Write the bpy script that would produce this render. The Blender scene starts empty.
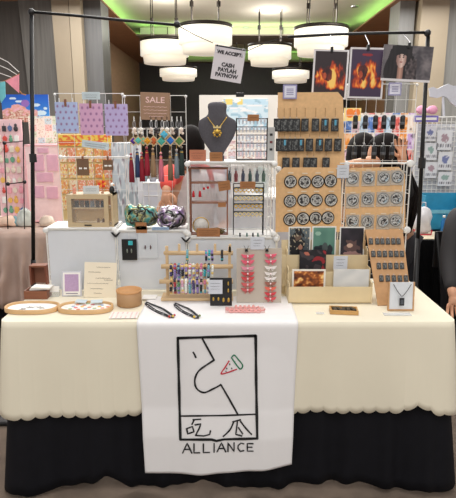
import bpy, bmesh, math, random
from mathutils import Vector, Matrix, noise
C = bpy.context.scene.collection
S = bpy.context.scene
R = math.radians
PI = math.pi
rnd = random.Random(7)

# ------------------------------------------------------------------ camera
F = 540.0
PITCH = math.atan(122.0 / F)
EYE = Vector((0, 0, 1.48))
cam = bpy.data.cameras.new('camera')
cam.sensor_fit = 'HORIZONTAL'; cam.sensor_width = 36; cam.lens = 36 * F / 456
cam.clip_start = 0.05; cam.clip_end = 200
camo = bpy.data.objects.new('camera', cam); C.objects.link(camo)
camo.location = EYE; camo.rotation_euler = (PI / 2 - PITCH, 0, 0)
S.camera = camo

# ------------------------------------------------------------------ world, lights, exposure
w = bpy.data.worlds.new('world'); S.world = w; w.use_nodes = True
bg = w.node_tree.nodes['Background']
bg.inputs[0].default_value = (1.0, 0.97, 0.94, 1); bg.inputs[1].default_value = 0.62
def area(name, loc, size, power, color=(1, 0.975, 0.945), target=None, spread=180):
    l = bpy.data.lights.new(name, 'AREA'); l.shape = 'RECTANGLE'; l.size, l.size_y = size
    l.energy = power; l.color = color; l.spread = R(spread)
    o = bpy.data.objects.new(name, l); C.objects.link(o); o.location = loc
    if target: o.rotation_euler = (Vector(target) - Vector(loc)).to_track_quat('-Z', 'Y').to_euler()
    return o
area('hall_fill', (0.3, -0.9, 4.3), (3.5, 2.0), 62, target=(0, 2.4, 0.7))  # unseen area lamps added at ceiling height, simulating downlights over the stalls
area('hall_fill', (0.0, 3.2, 4.35), (3.5, 2.0), 100)
area('hall_fill', (-0.3, 7.0, 4.35), (6, 4), 400)
area('hall_fill', (-3, 11, 4.35), (3, 5), 260)
area('hall_fill', (4, 11, 4.35), (3, 5), 260)
area('hall_fill', (0.5, 20, 4.6), (5, 5), 260)
S.view_settings.view_transform = 'Standard'; S.view_settings.look = 'None'
S.view_settings.gamma = 1; S.view_settings.use_curve_mapping = False
S.view_settings.exposure = 0.25

# ------------------------------------------------------------------ pixel helpers
def ray(x, y):
    d = Vector(((x - 228) / F, 1.0, -(y - 249) / F))
    c, s = math.cos(PITCH), math.sin(PITCH)
    return Vector((d.x, d.y * c + d.z * s, -d.y * s + d.z * c))
def P(x, y, Y):
    d = ray(x, y); return EYE + d * (Y / d.y)
def T(x, y, z=0.755):
    d = ray(x, y); return EYE + d * ((z - EYE.z) / d.z)
def box_at(x0, y0, x1, y1, Y):
    """world x-centre, z0, z1, width of a picture rectangle standing at depth Y"""
    ym = (y0 + y1) / 2; xm = (x0 + x1) / 2
    a, b = P(x0, ym, Y), P(x1, ym, Y)
    return (a.x + b.x) / 2, P(xm, y1, Y).z, P(xm, y0, Y).z, b.x - a.x

# ------------------------------------------------------------------ materials
def lin(c):
    c = c / 255.0
    return c / 12.92 if c <= 0.04045 else ((c + 0.055) / 1.055) ** 2.4
def L3(c): return (lin(c[0]), lin(c[1]), lin(c[2]), 1)
_mats = {}
def M(name, col, rough=0.6, metal=0.0, n=0.06, scale=25.0, alpha=1.0, emis=0.0, trans=0.0, stretch=None, sheen=0.0, spec=0.5):
    if name in _mats: return _mats[name]
    m = bpy.data.materials.new(name); m.use_nodes = True; nt = m.node_tree
    b = nt.nodes['Principled BSDF']
    tc = nt.nodes.new('ShaderNodeTexCoord'); mp = nt.nodes.new('ShaderNodeMapping')
    nz = nt.nodes.new('ShaderNodeTexNoise'); rp = nt.nodes.new('ShaderNodeMix'); rp.data_type = 'RGBA'
    nz.inputs['Scale'].default_value = scale; nz.inputs['Detail'].default_value = 3
    if stretch: mp.inputs['Scale'].default_value = stretch
    nt.links.new(tc.outputs['Object'], mp.inputs[0]); nt.links.new(mp.outputs[0], nz.inputs['Vector'])
    nt.links.new(nz.outputs['Fac'], rp.inputs[0])
    c = L3(col)
    rp.inputs[6].default_value = tuple(max(0, v * (1 - n * 2)) for v in c[:3]) + (1,)
    rp.inputs[7].default_value = tuple(min(1, v * (1 + n * 2)) for v in c[:3]) + (1,)
    nt.links.new(rp.outputs[2], b.inputs['Base Color'])
    b.inputs['Roughness'].default_value = rough; b.inputs['Metallic'].default_value = metal
    b.inputs['Alpha'].default_value = alpha; b.inputs['Transmission Weight'].default_value = trans
    b.inputs['Specular IOR Level'].default_value = spec
    if sheen: b.inputs['Sheen Weight'].default_value = sheen
    if emis:
        b.inputs['Emission Color'].default_value = c; b.inputs['Emission Strength'].default_value = emis
    _mats[name] = m; return m
def printed(name='printed_paper', rough=0.45):
    if name in _mats: return _mats[name]
    m = bpy.data.materials.new(name); m.use_nodes = True; nt = m.node_tree
    b = nt.nodes['Principled BSDF']; a = nt.nodes.new('ShaderNodeAttribute'); a.attribute_name = 'print'
    nt.links.new(a.outputs['Color'], b.inputs['Base Color']); b.inputs['Roughness'].default_value = rough
    _mats[name] = m; return m

def tile_floor():
    m = M('carpet', (112, 98, 86), 0.95, n=0.25, scale=9); return m

m_cream = M('cream_cloth', (236, 228, 206), 0.8, n=0.02, scale=6)
m_white_cloth = M('white_cloth', (240, 238, 238), 0.8, n=0.015, scale=8)
m_blackcloth = M('black_cloth', (15, 15, 21), 0.75, n=0.15, scale=20, spec=0.22)
m_white = M('white_plastic', (236, 236, 234), 0.45, n=0.02)
m_wire = M('white_wire', (232, 232, 228), 0.4, n=0.02)
m_frost = M('frosted_panel', (226, 230, 236), 0.4, n=0.02, alpha=0.86)
m_clear = M('clear_acrylic', (225, 235, 240), 0.12, n=0.01, alpha=0.28)
m_clear2 = M('clear_sleeve', (235, 240, 245), 0.2, n=0.01, alpha=0.45)
m_black = M('black_metal', (22, 22, 24), 0.4, metal=0.3, n=0.1)
m_blackp = M('black_plastic', (24, 24, 26), 0.35, n=0.1)
m_wood = M('pale_wood', (214, 184, 142), 0.55, n=0.10, scale=12, stretch=(1, 1, 8))
m_cork = M('cork_board', (226, 184, 134), 0.75, n=0.09, scale=60)
m_corkd = M('slanted_board', (196, 152, 108), 0.7, n=0.08, scale=50)
m_kraft = M('kraft_card', (164, 112, 70), 0.8, n=0.08, scale=60)
m_brown = M('brown_wood', (134, 84, 60), 0.6, n=0.12, scale=14, stretch=(1, 1, 8))
m_card = M('cream_cardboard', (222, 203, 164), 0.7, n=0.03)
m_paper = M('white_paper', (244, 242, 238), 0.7, n=0.015)
m_ink = M('black_ink', (18, 18, 20), 0.7, n=0.1)
m_gold = M('gold_metal', (214, 176, 84), 0.3, metal=0.85, n=0.1)
m_silver = M('silver_metal', (205, 206, 210), 0.28, metal=0.9, n=0.05)
m_skin = M('skin', (214, 160, 128), 0.55, n=0.04)
m_hair = M('dark_hair', (20, 15, 14), 0.7, n=0.4, scale=60, stretch=(8, 8, 1), spec=0.12)

# ------------------------------------------------------------------ mesh helpers
def link(name, me, mats, parent=None, smooth=False):
    o = bpy.data.objects.new(name, me); C.objects.link(o)
    for m in (mats if isinstance(mats, (list, tuple)) else [mats]): me.materials.append(m)
    if parent is not None: o.parent = parent
    if smooth:
        for p in me.polygons: p.use_smooth = True
    return o
class MB:
    def __init__(s): s.bm = bmesh.new(); s.mi = 0
    def _tag(s, geom):
        for f in geom: f.material_index = s.mi
    def face(s, vs):
        f = s.bm.faces.new(vs); f.material_index = s.mi; return f
    def box(s, c, size, rot=None, bevel=0):
        n0 = len(s.bm.faces)
        mt = Matrix.Translation(Vector(c)) @ (rot.to_4x4() if rot else Matrix()) @ Matrix.Diagonal((size[0], size[1], size[2], 1))
        r = bmesh.ops.create_cube(s.bm, size=1, matrix=mt)
        if bevel:
            es = list({e for v in r['verts'] for e in v.link_edges})
            g = bmesh.ops.bevel(s.bm, geom=es, offset=bevel, segments=2, affect='EDGES', profile=0.6)
        s.bm.faces.ensure_lookup_table()
        for f in s.bm.faces[n0:] if not bevel else s.bm.faces:
            if not bevel or f.material_index == 0 and f.index == -1: f.material_index = s.mi
        if bevel and s.mi:
            for f in g['faces']: f.material_index = s.mi
        return s
    def b(s, x0, x1, y0, y1, z0, z1, bevel=0):
        return s.box(((x0 + x1) / 2, (y0 + y1) / 2, (z0 + z1) / 2), (x1 - x0, y1 - y0, z1 - z0), bevel=bevel)
    def cyl(s, p, q, r, n=8, r2=None, caps=True):
        p, q = Vector(p), Vector(q); d = q - p
        if d.length < 1e-7: return s
        r2 = r if r2 is None else r2
        z = d.normalized(); a = z.orthogonal().normalized(); b = z.cross(a)
        A, B = [], []
        for i in range(n):
            t = 2 * PI * i / n; o = a * math.cos(t) + b * math.sin(t)
            A.append(s.bm.verts.new(p + o * r)); B.append(s.bm.verts.new(q + o * r2))
        for i in range(n):
            j = (i + 1) % n; s.face([A[i], A[j], B[j], B[i]])
        if caps: s.face(A[::-1]); s.face(B)
        return s
    def tube(s, pts, r, n=6, closed=False, rfn=None):
        pts = [Vector(p) for p in pts]; N = len(pts); rings = []
        prev = None
        for i, p in enumerate(pts):
            if closed: t = pts[(i + 1) % N] - pts[i - 1]
            else: t = pts[min(i + 1, N - 1)] - pts[max(i - 1, 0)]
            t = t.normalized() if t.length > 1e-9 else Vector((0, 0, 1))
            if prev is None: a = t.orthogonal().normalized()
            else:
                a = prev - t * prev.dot(t)
                a = a.normalized() if a.length > 1e-6 else t.orthogonal().normalized()
            prev = a; b = t.cross(a); rr = rfn(i / max(1, N - 1)) * r if rfn else r
            rings.append([s.bm.verts.new(p + (a * math.cos(2 * PI * k / n) + b * math.sin(2 * PI * k / n)) * rr) for k in range(n)])
        M_ = N if closed else N - 1
        for i in range(M_):
            A, B = rings[i], rings[(i + 1) % N]
            for k in range(n):
                j = (k + 1) % n; s.face([A[k], A[j], B[j], B[k]])
        if not closed: s.face(rings[0][::-1]); s.face(rings[-1])
        return s
    def lathe(s, prof, c=(0, 0, 0), n=24, axis='Z', sx=1, sy=1):
        c = Vector(c); rings = []
        for (r, h) in prof:
            ring = []
            for k in range(n):
                t = 2 * PI * k / n; x, y = r * math.cos(t) * sx, r * math.sin(t) * sy
                v = Vector((x, y, h)) if axis == 'Z' else Vector((x, -h, y))
                ring.append(s.bm.verts.new(c + v))
            rings.append(ring)
        for A, B in zip(rings, rings[1:]):
            for k in range(n):
                j = (k + 1) % n; s.face([A[k], A[j], B[j], B[k]])
        if prof[0][0] > 1e-6: s.face(rings[0][::-1])
        if prof[-1][0] > 1e-6: s.face(rings[-1])
        return s
    def ball(s, c, r, seg=8, rings=6, scale=(1, 1, 1), fn=None):
        n0 = len(s.bm.verts)
        mt = Matrix.Translation(Vector(c)) @ Matrix.Diagonal((r * scale[0], r * scale[1], r * scale[2], 1))
        g = bmesh.ops.create_uvsphere(s.bm, u_segments=seg, v_segments=rings, radius=1, matrix=mt)
        for v in g['verts']:
            if fn: v.co = fn(v.co)
        for f in {f for v in g['verts'] for f in v.link_faces}: f.material_index = s.mi
        return s
    def prism(s, pts, y0, y1):
        """polygon in the XZ plane with a thickness in Y"""
        A = [s.bm.verts.new((x, y0, z)) for x, z in pts]; B = [s.bm.verts.new((x, y1, z)) for x, z in pts]
        n = len(pts)
        for i in range(n):
            j = (i + 1) % n; s.face([A[i], A[j], B[j], B[i]])
        s.face(A[::-1]); s.face(B); return s
    def prismz(s, pts, z0, z1):
        A = [s.bm.verts.new((x, y, z0)) for x, y in pts]; B = [s.bm.verts.new((x, y, z1)) for x, y in pts]
        n = len(pts)
        for i in range(n):
            j = (i + 1) % n; s.face([A[i], A[j], B[j], B[i]])
        s.face(A[::-1]); s.face(B); return s
    def build(s, name, mats, parent=None, smooth=False, off=None):
        bmesh.ops.recalc_face_normals(s.bm, faces=s.bm.faces)
        if off is not None: bmesh.ops.translate(s.bm, vec=-Vector(off), verts=s.bm.verts)
        me = bpy.data.meshes.new(name); s.bm.to_mesh(me); s.bm.free()
        return link(name, me, mats, parent, smooth)

def tag(o, label, cat, group=None, kind=None):
    if label: o['label'] = label
    if cat: o['category'] = cat
    if group: o['group'] = group
    if kind: o['kind'] = kind
    return o
def thing(name, label, cat, loc=(0, 0, 0), group=None, rz=0):
    o = bpy.data.objects.new(name, None); C.objects.link(o); o.empty_display_size = 0.05
    o.location = loc; o.rotation_euler = (0, 0, rz); return tag(o, label, cat, group)
def struct(name, mb, m):
    o = mb.build(name, m); o['kind'] = 'structure'; return o
def dup(root, loc, label=None, rot=None, group=None, scale=None):
    r = root.copy(); C.objects.link(r); r.location = loc
    if label: r['label'] = label
    if rot: r.rotation_euler = rot
    if group: r['group'] = group
    if scale: r.scale = scale
    for ch in list(root.children):
        c = ch.copy(); C.objects.link(c); c.parent = r
        for g in list(ch.children):
            d = g.copy(); C.objects.link(d); d.parent = c
    return r

def painted(name, w, h, nx, ny, fn, parent=None, t=0.002, edge=(245, 245, 245), mat=None, bend=None):
    """a printed slab in XZ facing -Y, x centred, z from 0 to h. fn(u,v)->rgb 0..255"""
    bm = bmesh.new(); V = []
    for j in range(ny + 1):
        row = []
        for i in range(nx + 1):
            u, v = i / nx, j / ny
            co = Vector(((u - 0.5) * w, 0, v * h))
            if bend: co.y += bend(u, v)
            row.append(bm.verts.new(co))
        V.append(row)
    for j in range(ny):
        for i in range(nx): bm.faces.new([V[j][i], V[j][i + 1], V[j + 1][i + 1], V[j + 1][i]])
    nf = (nx + 1) * (ny + 1)
    B = []
    loop = [V[0][i] for i in range(nx + 1)] + [V[j][nx] for j in range(1, ny + 1)] + [V[ny][i] for i in range(nx - 1, -1, -1)] + [V[j][0] for j in range(ny - 1, 0, -1)]
    back = [bm.verts.new(v.co + Vector((0, t, 0))) for v in loop]
    n = len(loop)
    for i in range(n):
        j = (i + 1) % n; bm.faces.new([loop[i], back[i], back[j], loop[j]])
    bm.faces.new(back[::-1])
    me = bpy.data.meshes.new(name); bm.to_mesh(me); bm.free()
    at = me.color_attributes.new('print', 'FLOAT_COLOR', 'POINT')
    e = L3(edge)
    for k in range(len(me.vertices)):
        if k < nf:
            j, i = divmod(k, nx + 1)
            c = L3([max(0, min(255, q)) for q in fn(i / nx, j / ny)])
        else: c = e
        at.data[k].color = c
    return link(name, me, mat or printed(), parent)
def mixc(a, b, t):
    t = max(0, min(1, t)); return tuple(a[i] + (b[i] - a[i]) * t for i in range(3))
def nz(x, y, z=0): return noise.noise(Vector((x, y, z)))
def ell(u, v, cx, cy, rx, ry): return ((u - cx) / rx) ** 2 + ((v - cy) / ry) ** 2

def wires(mb, x0, x1, z0, z1, Y, nx, nz_, r=0.0010, frame=0.0018):
    for i in range(nx + 1):
        x = x0 + (x1 - x0) * i / nx; mb.cyl((x, Y, z0), (x, Y, z1), frame if i in (0, nx) else r, 5)
    for j in range(nz_ + 1):
        z = z0 + (z1 - z0) * j / nz_; mb.cyl((x0, Y + 0.002, z), (x1, Y + 0.002, z), frame if j in (0, nz_) else r, 5)
def text_mesh(txt, size, name, m, parent, loc, rot=(PI / 2, 0, 0), bold=0.0, align='CENTER', ext=0.0006, sx=1.0):
    c = bpy.data.curves.new(name, 'FONT'); c.body = txt; c.size = size; c.align_x = align; c.align_y = 'CENTER'
    c.extrude = ext; c.offset = bold; c.resolution_u = 2
    o = bpy.data.objects.new(name, c); C.objects.link(o)
    dg = bpy.context.evaluated_depsgraph_get(); me = bpy.data.meshes.new_from_object(o.evaluated_get(dg))
    C.objects.unlink(o); bpy.data.objects.remove(o)
    me.name = name; me.materials.clear(); q = link(name, me, m, parent); q.location = loc; q.rotation_euler = rot; q.scale = (sx, 1, 1); return q

# ================================================================== STRUCTURE
XL, XR, YB = -4.3, 6.0, 27.5
mb = MB(); mb.b(-9, 9, -5, YB, -0.1, 0); struct('floor', mb, tile_floor())
m_ceil = M('ceiling_plaster', (216, 210, 198), 0.8, n=0.02, scale=2)
m_soffit = M('soffit_wood', (150, 108, 78), 0.6, n=0.15, scale=3, stretch=(1, 6, 1))
m_led = M('green_led', (120, 235, 90), 0.5, emis=3.2, n=0.01)
# lower ceiling with two recesses
X0, X1 = -3.1, 4.1
mb = MB()
mb.b(-9, X0, 1.0, YB, 4.5, 4.54); mb.b(X1, 9, 1.0, YB, 4.5, 4.54)
o_ = struct('trim_1', mb, m_soffit)
mb = MB(); mb.b(X0, X1, 19.4, 21.4, 4.5, 4.54); mb.b(X0, X1, 1.0, 5.5, 4.5, 4.9)
struct('trim_2', mb, M('beam_plaster', (128, 120, 108), 0.8, n=0.06, scale=3))
mb = MB(); mb.b(-9, 9, 1.0, YB, 4.9, 5.0); struct('ceiling', mb, m_ceil)
mb = MB(); mb.b(X0, X1, 20.3, 20.5, 4.54, 4.9); mb.b(X0 - 0.9, X0 - 0.8, 5.5, 26.9, 4.54, 4.9); mb.b(X1 + 0.8, X1 + 0.9, 5.5, 26.9, 4.54, 4.9)
struct('trim_3', mb, M('cove_plaster', (222, 218, 208), 0.8, n=0.01))
def led(x0, x1, y0, y1, tx, ty, p):
    l = bpy.data.lights.new('green_led_strip', 'AREA'); l.shape = 'RECTANGLE'; l.size = x1 - x0; l.size_y = y1 - y0; l.energy = p; l.color = (0.42, 1.0, 0.22)
    o = bpy.data.objects.new('green_led_strip', l); C.objects.link(o); o.location = ((x0 + x1) / 2, (y0 + y1) / 2, 4.56); o.rotation_euler = (PI, 0, 0)
led(X0 - 0.35, X0 - 0.25, 8, 19.3, 0, 0, 26); led(X1 + 0.25, X1 + 0.35, 8, 19.3, 0, 0, 26)
led(X0, X1, 19.7, 19.8, 0, 0, 20); led(X0, X1, 26.6, 26.7, 0, 0, 14); led(X0 - .35, X0 - .25, 21.4, 26.8, 0, 0, 8)
mb = MB(); mb.b(X0, X1, 26.9, YB, 4.5, 4.9); struct('trim_4', mb, M('beam_plaster2', (150, 142, 128), 0.8))
m_dark = M('dark_panel', (52, 50, 50), 0.5, n=0.12, scale=3, stretch=(6, 6, 1))
mb = MB(); mb.b(-9, 9, YB, YB + 0.1, 0, 5); struct('wall_back', mb, m_dark)
m_wallw = M('wall_wood', (184, 152, 122), 0.6, n=0.08, scale=2, stretch=(1, 1, 6))
mb = MB(); mb.b(XL - 0.1, XL, 14.4, YB, 0, 4.5); struct('wall_left', mb, m_wallw)
mb = MB(); mb.b(XR, XR + 0.1, 14.4, YB, 0, 4.5); struct('wall_right', mb, M('wall_wood_r', (172, 132, 98), 0.6, n=0.08, scale=2, stretch=(1, 1, 6)))
# big clad pillars
def px_x(x, Y): return P(x, 60, Y).x
m_metal = M('grey_metal_cladding', (112, 110, 106), 0.45, metal=0.35, n=0.22, scale=2.2, stretch=(7, 7, 0.35))
m_metald = M('dark_metal_cladding', (78, 74, 70), 0.5, metal=0.2, n=0.18, scale=2.2, stretch=(7, 7, 0.35))
m_stone = M('beige_stone', (146, 133, 113), 0.55, n=0.06, scale=1.4)
m_stone2 = M('beige_stone_light', (160, 147, 126), 0.55, n=0.05, scale=1.4)
Yp = 14.3
def panel(x0, x1, m, dy, i, xt=None):
    mb = MB(); a, b_ = px_x(x0, Yp), px_x(x1, Yp); at = a if xt is None else px_x(xt, Yp)
    mb.prism([(a, 0), (b_, 0), (b_, 4.5), (at, 4.5)], Yp - dy, Yp + 0.8)
    struct('trim_%d' % i, mb, m)
panel(-45, 31, m_metald, 0.0, 5)
panel(31, 62, m_metal, 0.10, 6, xt=24)
panel(62, 75.5, m_stone, 0.35, 7, xt=59)
panel(76, 87, m_stone2, 0.35, 8)
panel(87, 104, M('slate_cladding', (98, 98, 98), 0.45, metal=0.25, n=0.15, scale=2.2, stretch=(7, 7, 0.35)), 0.10, 9)
panel(396, 411, M('slate_cladding_r', (128, 128, 126), 0.45, metal=0.25, n=0.12, scale=2.2, stretch=(7, 7, 0.35)), 0.05, 10)
panel(408, 440, m_stone2, 0.35, 11, xt=414)
panel(440, 500, M('grey_cladding_r', (150, 150, 146), 0.45, metal=0.3, n=0.15, scale=2.2, stretch=(7, 7, 0.35)), 0.15, 12)

# pendant lamps
m_shade = M('lamp_shade_fabric', (255, 248, 232), 0.6, emis=0.5, n=0.05, scale=3, stretch=(8, 8, 1))
m_shade_ring = M('lamp_shade_lower', (250, 240, 222), 0.6, emis=0.36, n=0.03, scale=3, stretch=(8, 8, 1))
m_ring = M('dark_bronze', (52, 46, 42), 0.4, metal=0.6)
lamps = [(205.5, 179, 232, 26, 50, 14.4, 'largest of the pendant drum lamps, above the payment sign'),
         (165, 141, 189, 40, 61, 15.8, 'white pendant drum lamp partly behind the largest lamp on its left'),
         (269.5, 248, 291, 45, 63, 17.4, 'white pendant drum lamp just right of the payment sign'),
         (320.5, 294, 347, 28, 52, 14.4, 'white pendant drum lamp above the two fire pictures'),
         (178.5, 160, 197, 67, 79, 20.4, 'small far pendant drum lamp above the tasselled charms'),
         (290.5, 272, 309, 69, 81, 20.4, 'small far pendant drum lamp above the tall tag board')]
for k, (xc, xa, xb, yt, yb, Y, lab) in enumerate(lamps):
    cx = P(xc, yb, Y).x; r = (P(xb, yb, Y).x - P(xa, yb, Y).x) / 2; z0 = P(xc, yb, Y - r).z; z1 = P(xc, yt + 2, Y).z
    t = thing('pendant_lamp', lab, 'lamp', (cx, Y, z0), 'round drum pendant lamps')
    h = z1 - z0
    MB().lathe([(r * 0.86, 0.0), (r * 0.9, h * 0.38), (r * 0.90, h * 0.4)], n=40).build('lower_shade', m_shade_ring, t, True)
    MB().lathe([(r, h * 0.35), (r, h), (r * 0.97, h)], n=40).build('lamp_shade', m_shade, t, True)
    MB().lathe([(r * 1.0, h * 0.98), (r * 1.02, h), (r * 1.02, h + 0.07), (r * 0.96, h + 0.07)], n=40).build('top_ring', m_ring, t, True)
    for s_ in (-1, 1):
        for q in (-1, 1):
            MB().cyl((s_ * r * 0.5, q * r * 0.3, h), (s_ * r * 0.5, q * r * 0.3, 4.9 - z0 - 0.0), 0.014, 6).build('suspension_cable', m_ring, t)
        MB().cyl((s_ * r * 0.5, 0, h + 0.5), (s_ * r * 0.5, 0, h + 0.62), 0.05, 8).build('cable_joint', m_ring, t)
    if k < 4:
        l = bpy.data.lights.new('lamp_uplight', 'POINT'); l.energy = 60; l.color = (1, 0.95, 0.86); l.shadow_soft_size = 0.25  # point light added above the closed drum to brighten the ceiling
        o = bpy.data.objects.new('lamp_uplight', l); C.objects.link(o); o.parent = t; o.location = (0, 0, h + 0.35)
# ceiling downlights
for i, (x, y, lb) in enumerate([(246, 27, 'recessed ceiling spotlight left of the lamp over the fire pictures'), (355, 6, 'small recessed spotlight high on the ceiling right of the lamps')]):
    d = ray(x, y); p = EYE + d * ((4.9 - EYE.z) / d.z)
    t = thing('ceiling_spotlight', lb, 'spotlight', (p.x, p.y, 4.9), 'recessed ceiling spotlights')
    MB().lathe([(0.05, -0.03), (0.11, -0.03), (0.12, 0.0)], n=20).build('bezel', m_silver, t)
    MB().lathe([(0.05, -0.028), (0.04, 0.0)], n=16).build('lens', M('spot_lens', (255, 246, 230), 0.4, emis=3), t)

# ================================================================== TABLE, SKIRT, CLOTH, BANNER
TX, TY0, TY1, TZ = 0.872, 1.985, 2.56, 0.745
t = thing('trestle_table', 'long trestle table hidden under the cream cloth, carrying the whole stall', 'table', (0, 2.27, 0))
MB().b(-TX + 0.01, TX - 0.01, TY0 + 0.01 - 2.27, TY1 - 2.27, TZ - 0.035, TZ - 0.004, bevel=0.004).build('tabletop', M('table_laminate', (190, 185, 175), 0.5), t)
for sx in (-0.62, 0.62):
    for sy in (-0.2, 0.2):
        MB().cyl((sx, sy, 0.012), (sx, sy, TZ - 0.035), 0.014, 10).cyl((sx, sy, 0), (sx, sy, 0.03), 0.02, 10).build('leg', m_silver, t)
    MB().cyl((sx, -0.2, 0.12), (sx, 0.2, 0.12), 0.011, 8).build('brace', m_silver, t)

def rrect(s, r=0.02, x=TX, y0=TY0, y1=TY1):
    """perimeter point and outward normal; s in metres from the back-left corner, down the left side, along the front, up the right side"""
    d = y1 - y0
    if s < d - r: return Vector((-x, y1 - s, 0)), Vector((-1, 0, 0))
    s -= d - r; q = r * PI / 2
    if s < q:
        a = s / r; return Vector((-x + r - r * math.cos(a), y0 + r - r * math.sin(a), 0)), Vector((-math.cos(a), -math.sin(a), 0))
    s -= q
    if s < 2 * x - 2 * r: return Vector((-x + r + s, y0, 0)), Vector((0, -1, 0))
    s -= 2 * x - 2 * r
    if s < q:
        a = s / r; return Vector((x - r + r * math.sin(a), y0 + r - r * math.cos(a), 0)), Vector((math.sin(a), -math.cos(a), 0))
    s -= q
    return Vector((x, y0 + r + s, 0)), Vector((1, 0, 0))
d_ = TY1 - TY0
PER = 2 * (d_ - 0.02) + 2 * 0.02 * PI / 2 + 2 * TX - 0.04
S_FL = d_ - 0.02 + 0.02 * PI / 4; S_FR = PER - S_FL
def drape(name, m, ns, nv, hang, flare, waves, hem, top=True, z=TZ, gap=0.0, thick=0.0015):
    bm = bmesh.new(); rows = []
    for j in range(nv + 1):
        v = j / nv; row = []
        for i in range(ns + 1):
            s = PER * i / ns; p, n = rrect(s)
            h = hem(s)
            dz = v * h
            corner = math.exp(-((s - S_FL) / 0.10) ** 2) + math.exp(-((s - S_FR) / 0.10) ** 2)
            out = gap + flare * v * (1 + 1.6 * corner) + waves(s, v)
            q = p + n * out; q.z = z - dz
            if j == 0: q = p + n * gap; q.z = z
            row.append(bm.verts.new(q))
        rows.append(row)
    for j in range(nv):
        for i in range(ns): bm.faces.new([rows[j][i], rows[j + 1][i], rows[j + 1][i + 1], rows[j][i + 1]])
    if top:
        c = bm.verts.new((0, TY1, z)); vv = rows[0]
        bm.faces.new(vv[::1])
        bm.verts.remove(c)
    bmesh.ops.recalc_face_normals(bm, faces=bm.faces)
    me = bpy.data.meshes.new(name); bm.to_mesh(me); bm.free()
    o = link(name, me, m)
    for p in me.polygons: p.use_smooth = len(p.vertices) == 4
    so = o.modifiers.new('thickness', 'SOLIDIFY'); so.thickness = thick; so.offset = 1 if top else 0
    return o
def cloth_wave(s, v):
    return v * (0.010 * math.sin(s * 9.0 + 0.6) + 0.007 * math.sin(s * 21 + 1.2 * math.sin(s * 3)) + 0.002 * math.sin(s * 47 + 2) * v)
def cloth_hem(s):
    sc = abs(math.sin(s * PI / 0.052))
    d = 0.372 + 0.015 * sc ** 0.55 + 0.008 * math.sin(s * 2.1)
    d -= 0.035 * math.exp(-((s - S_FR + 0.12) / 0.06) ** 2)
    return d
o = drape('tablecloth', m_cream, 900, 14, None, 0.018, cloth_wave, cloth_hem, True, z=TZ, gap=0.012, thick=0.002)
tag(o, 'cream tablecloth with a scalloped hem draped over the stall table', 'tablecloth')
def skirt_wave(s, v):
    a = 0.30 + 0.70 * v
    return a * (0.010 * math.sin(s * 34 + 4 * math.sin(s * 3)) + 0.004 * math.sin(s * 83 + 3 * math.sin(s * 5)) + 0.009 * math.sin(s * 9 + 1))
def skirt_hem(s):
    x = -TX + (s - S_FL)
    return 0.698 + 0.004 * math.sin(s * 50) + 0.012 * math.sin(s * 13) - 0.05 * math.exp(-((x + 0.50) / 0.05) ** 2) - 0.012 * math.exp(-((x + 0.05) / 0.25) ** 2) - 0.025 * math.exp(-((x - 0.55) / 0.10) ** 2)
o = drape('table_skirt', m_blackcloth, 900, 16, None, 0.036, skirt_wave, skirt_hem, False, z=TZ - 0.02, gap=-0.016, thick=0.001)
tag(o, 'black pleated table skirt reaching nearly to the floor under the cream cloth', 'skirt')

# banner: lies on the table then drops over the front edge
BX0, BX1 = P(137, 322, 1.97).x, P(298, 322, 1.97).x
BYT = 2.28; YF = TY0 - 0.040
def banner_pt(u, s):
    """u 0..1 across, s metres along from the table back"""
    x = BX0 + (BX1 - BX0) * u
    flat = BYT - (TY0 - 0.008); r = 0.018; arc = r * PI / 2
    if s < flat: return Vector((x, BYT - s, TZ + 0.0055 + 0.001 * nz(x * 20, s * 20)))
    s2 = s - flat
    if s2 < arc:
        a = s2 / r; return Vector((x, TY0 - 0.008 - r * math.sin(a), TZ + 0.0055 - r + r * math.cos(a)))
    d = s2 - arc
    sfl = S_FL + x + TX; vv_ = min(1.0, (d + 0.018) / 0.38); co_ = 0.012 + 0.018 * vv_ + cloth_wave(sfl, vv_) - 0.026 + 0.007
    out = max(0.001, co_) + 0.018 * min(1, max(0, d - 0.34) / 0.12) + 0.005 * max(0, d - 0.38) * math.sin(x * 9)
    out0 = 0.010 * min(1, d / 0.2) + 0.02 * d + 0.006 * min(1, d / 0.3) * math.sin(x * 14 + 1 + 3 * d) + 0.003 * math.sin(x * 31 + 9 * d) + 0.0016 * nz(x * 9, d * 9)
    xx = x + (x - (BX0 + BX1) / 2) * -0.075 * d
    return Vector((xx, TY0 - 0.008 - r - out, TZ + 0.0055 - r - d))
BL = (BYT - TY0 + 0.008) + 0.018 * PI / 2
# length of drop so that the hem falls at picture row 473
zt = P(218, 473, 1.93).z
DROP = TZ - 0.0125 - zt
bm = bmesh.new(); rows = []
NU, NV = 60, 90
for j in range(NV + 1):
    row = []
    for i in range(NU + 1):
        u = i / NU; extra = 0.012 - 0.012 * abs(u - 0.4) - 0.042 * u * u
        row.append(bm.verts.new(banner_pt(u, (BL + DROP + extra) * j / NV)))
    rows.append(row)
for j in range(NV):
    for i in range(NU): bm.faces.new([rows[j][i], rows[j + 1][i], rows[j + 1][i + 1], rows[j][i + 1]])
bmesh.ops.recalc_face_normals(bm, faces=bm.faces)
me = bpy.data.meshes.new('table_banner'); bm.to_mesh(me); bm.free()
banner = link('table_banner', me, m_white_cloth, None, True)
so = banner.modifiers.new('thickness', 'SOLIDIFY'); so.thickness = 0.0012; so.offset = 0
tag(banner, 'white cloth banner with a hand-drawn watermelon logo hanging over the table front', 'banner')
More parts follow.
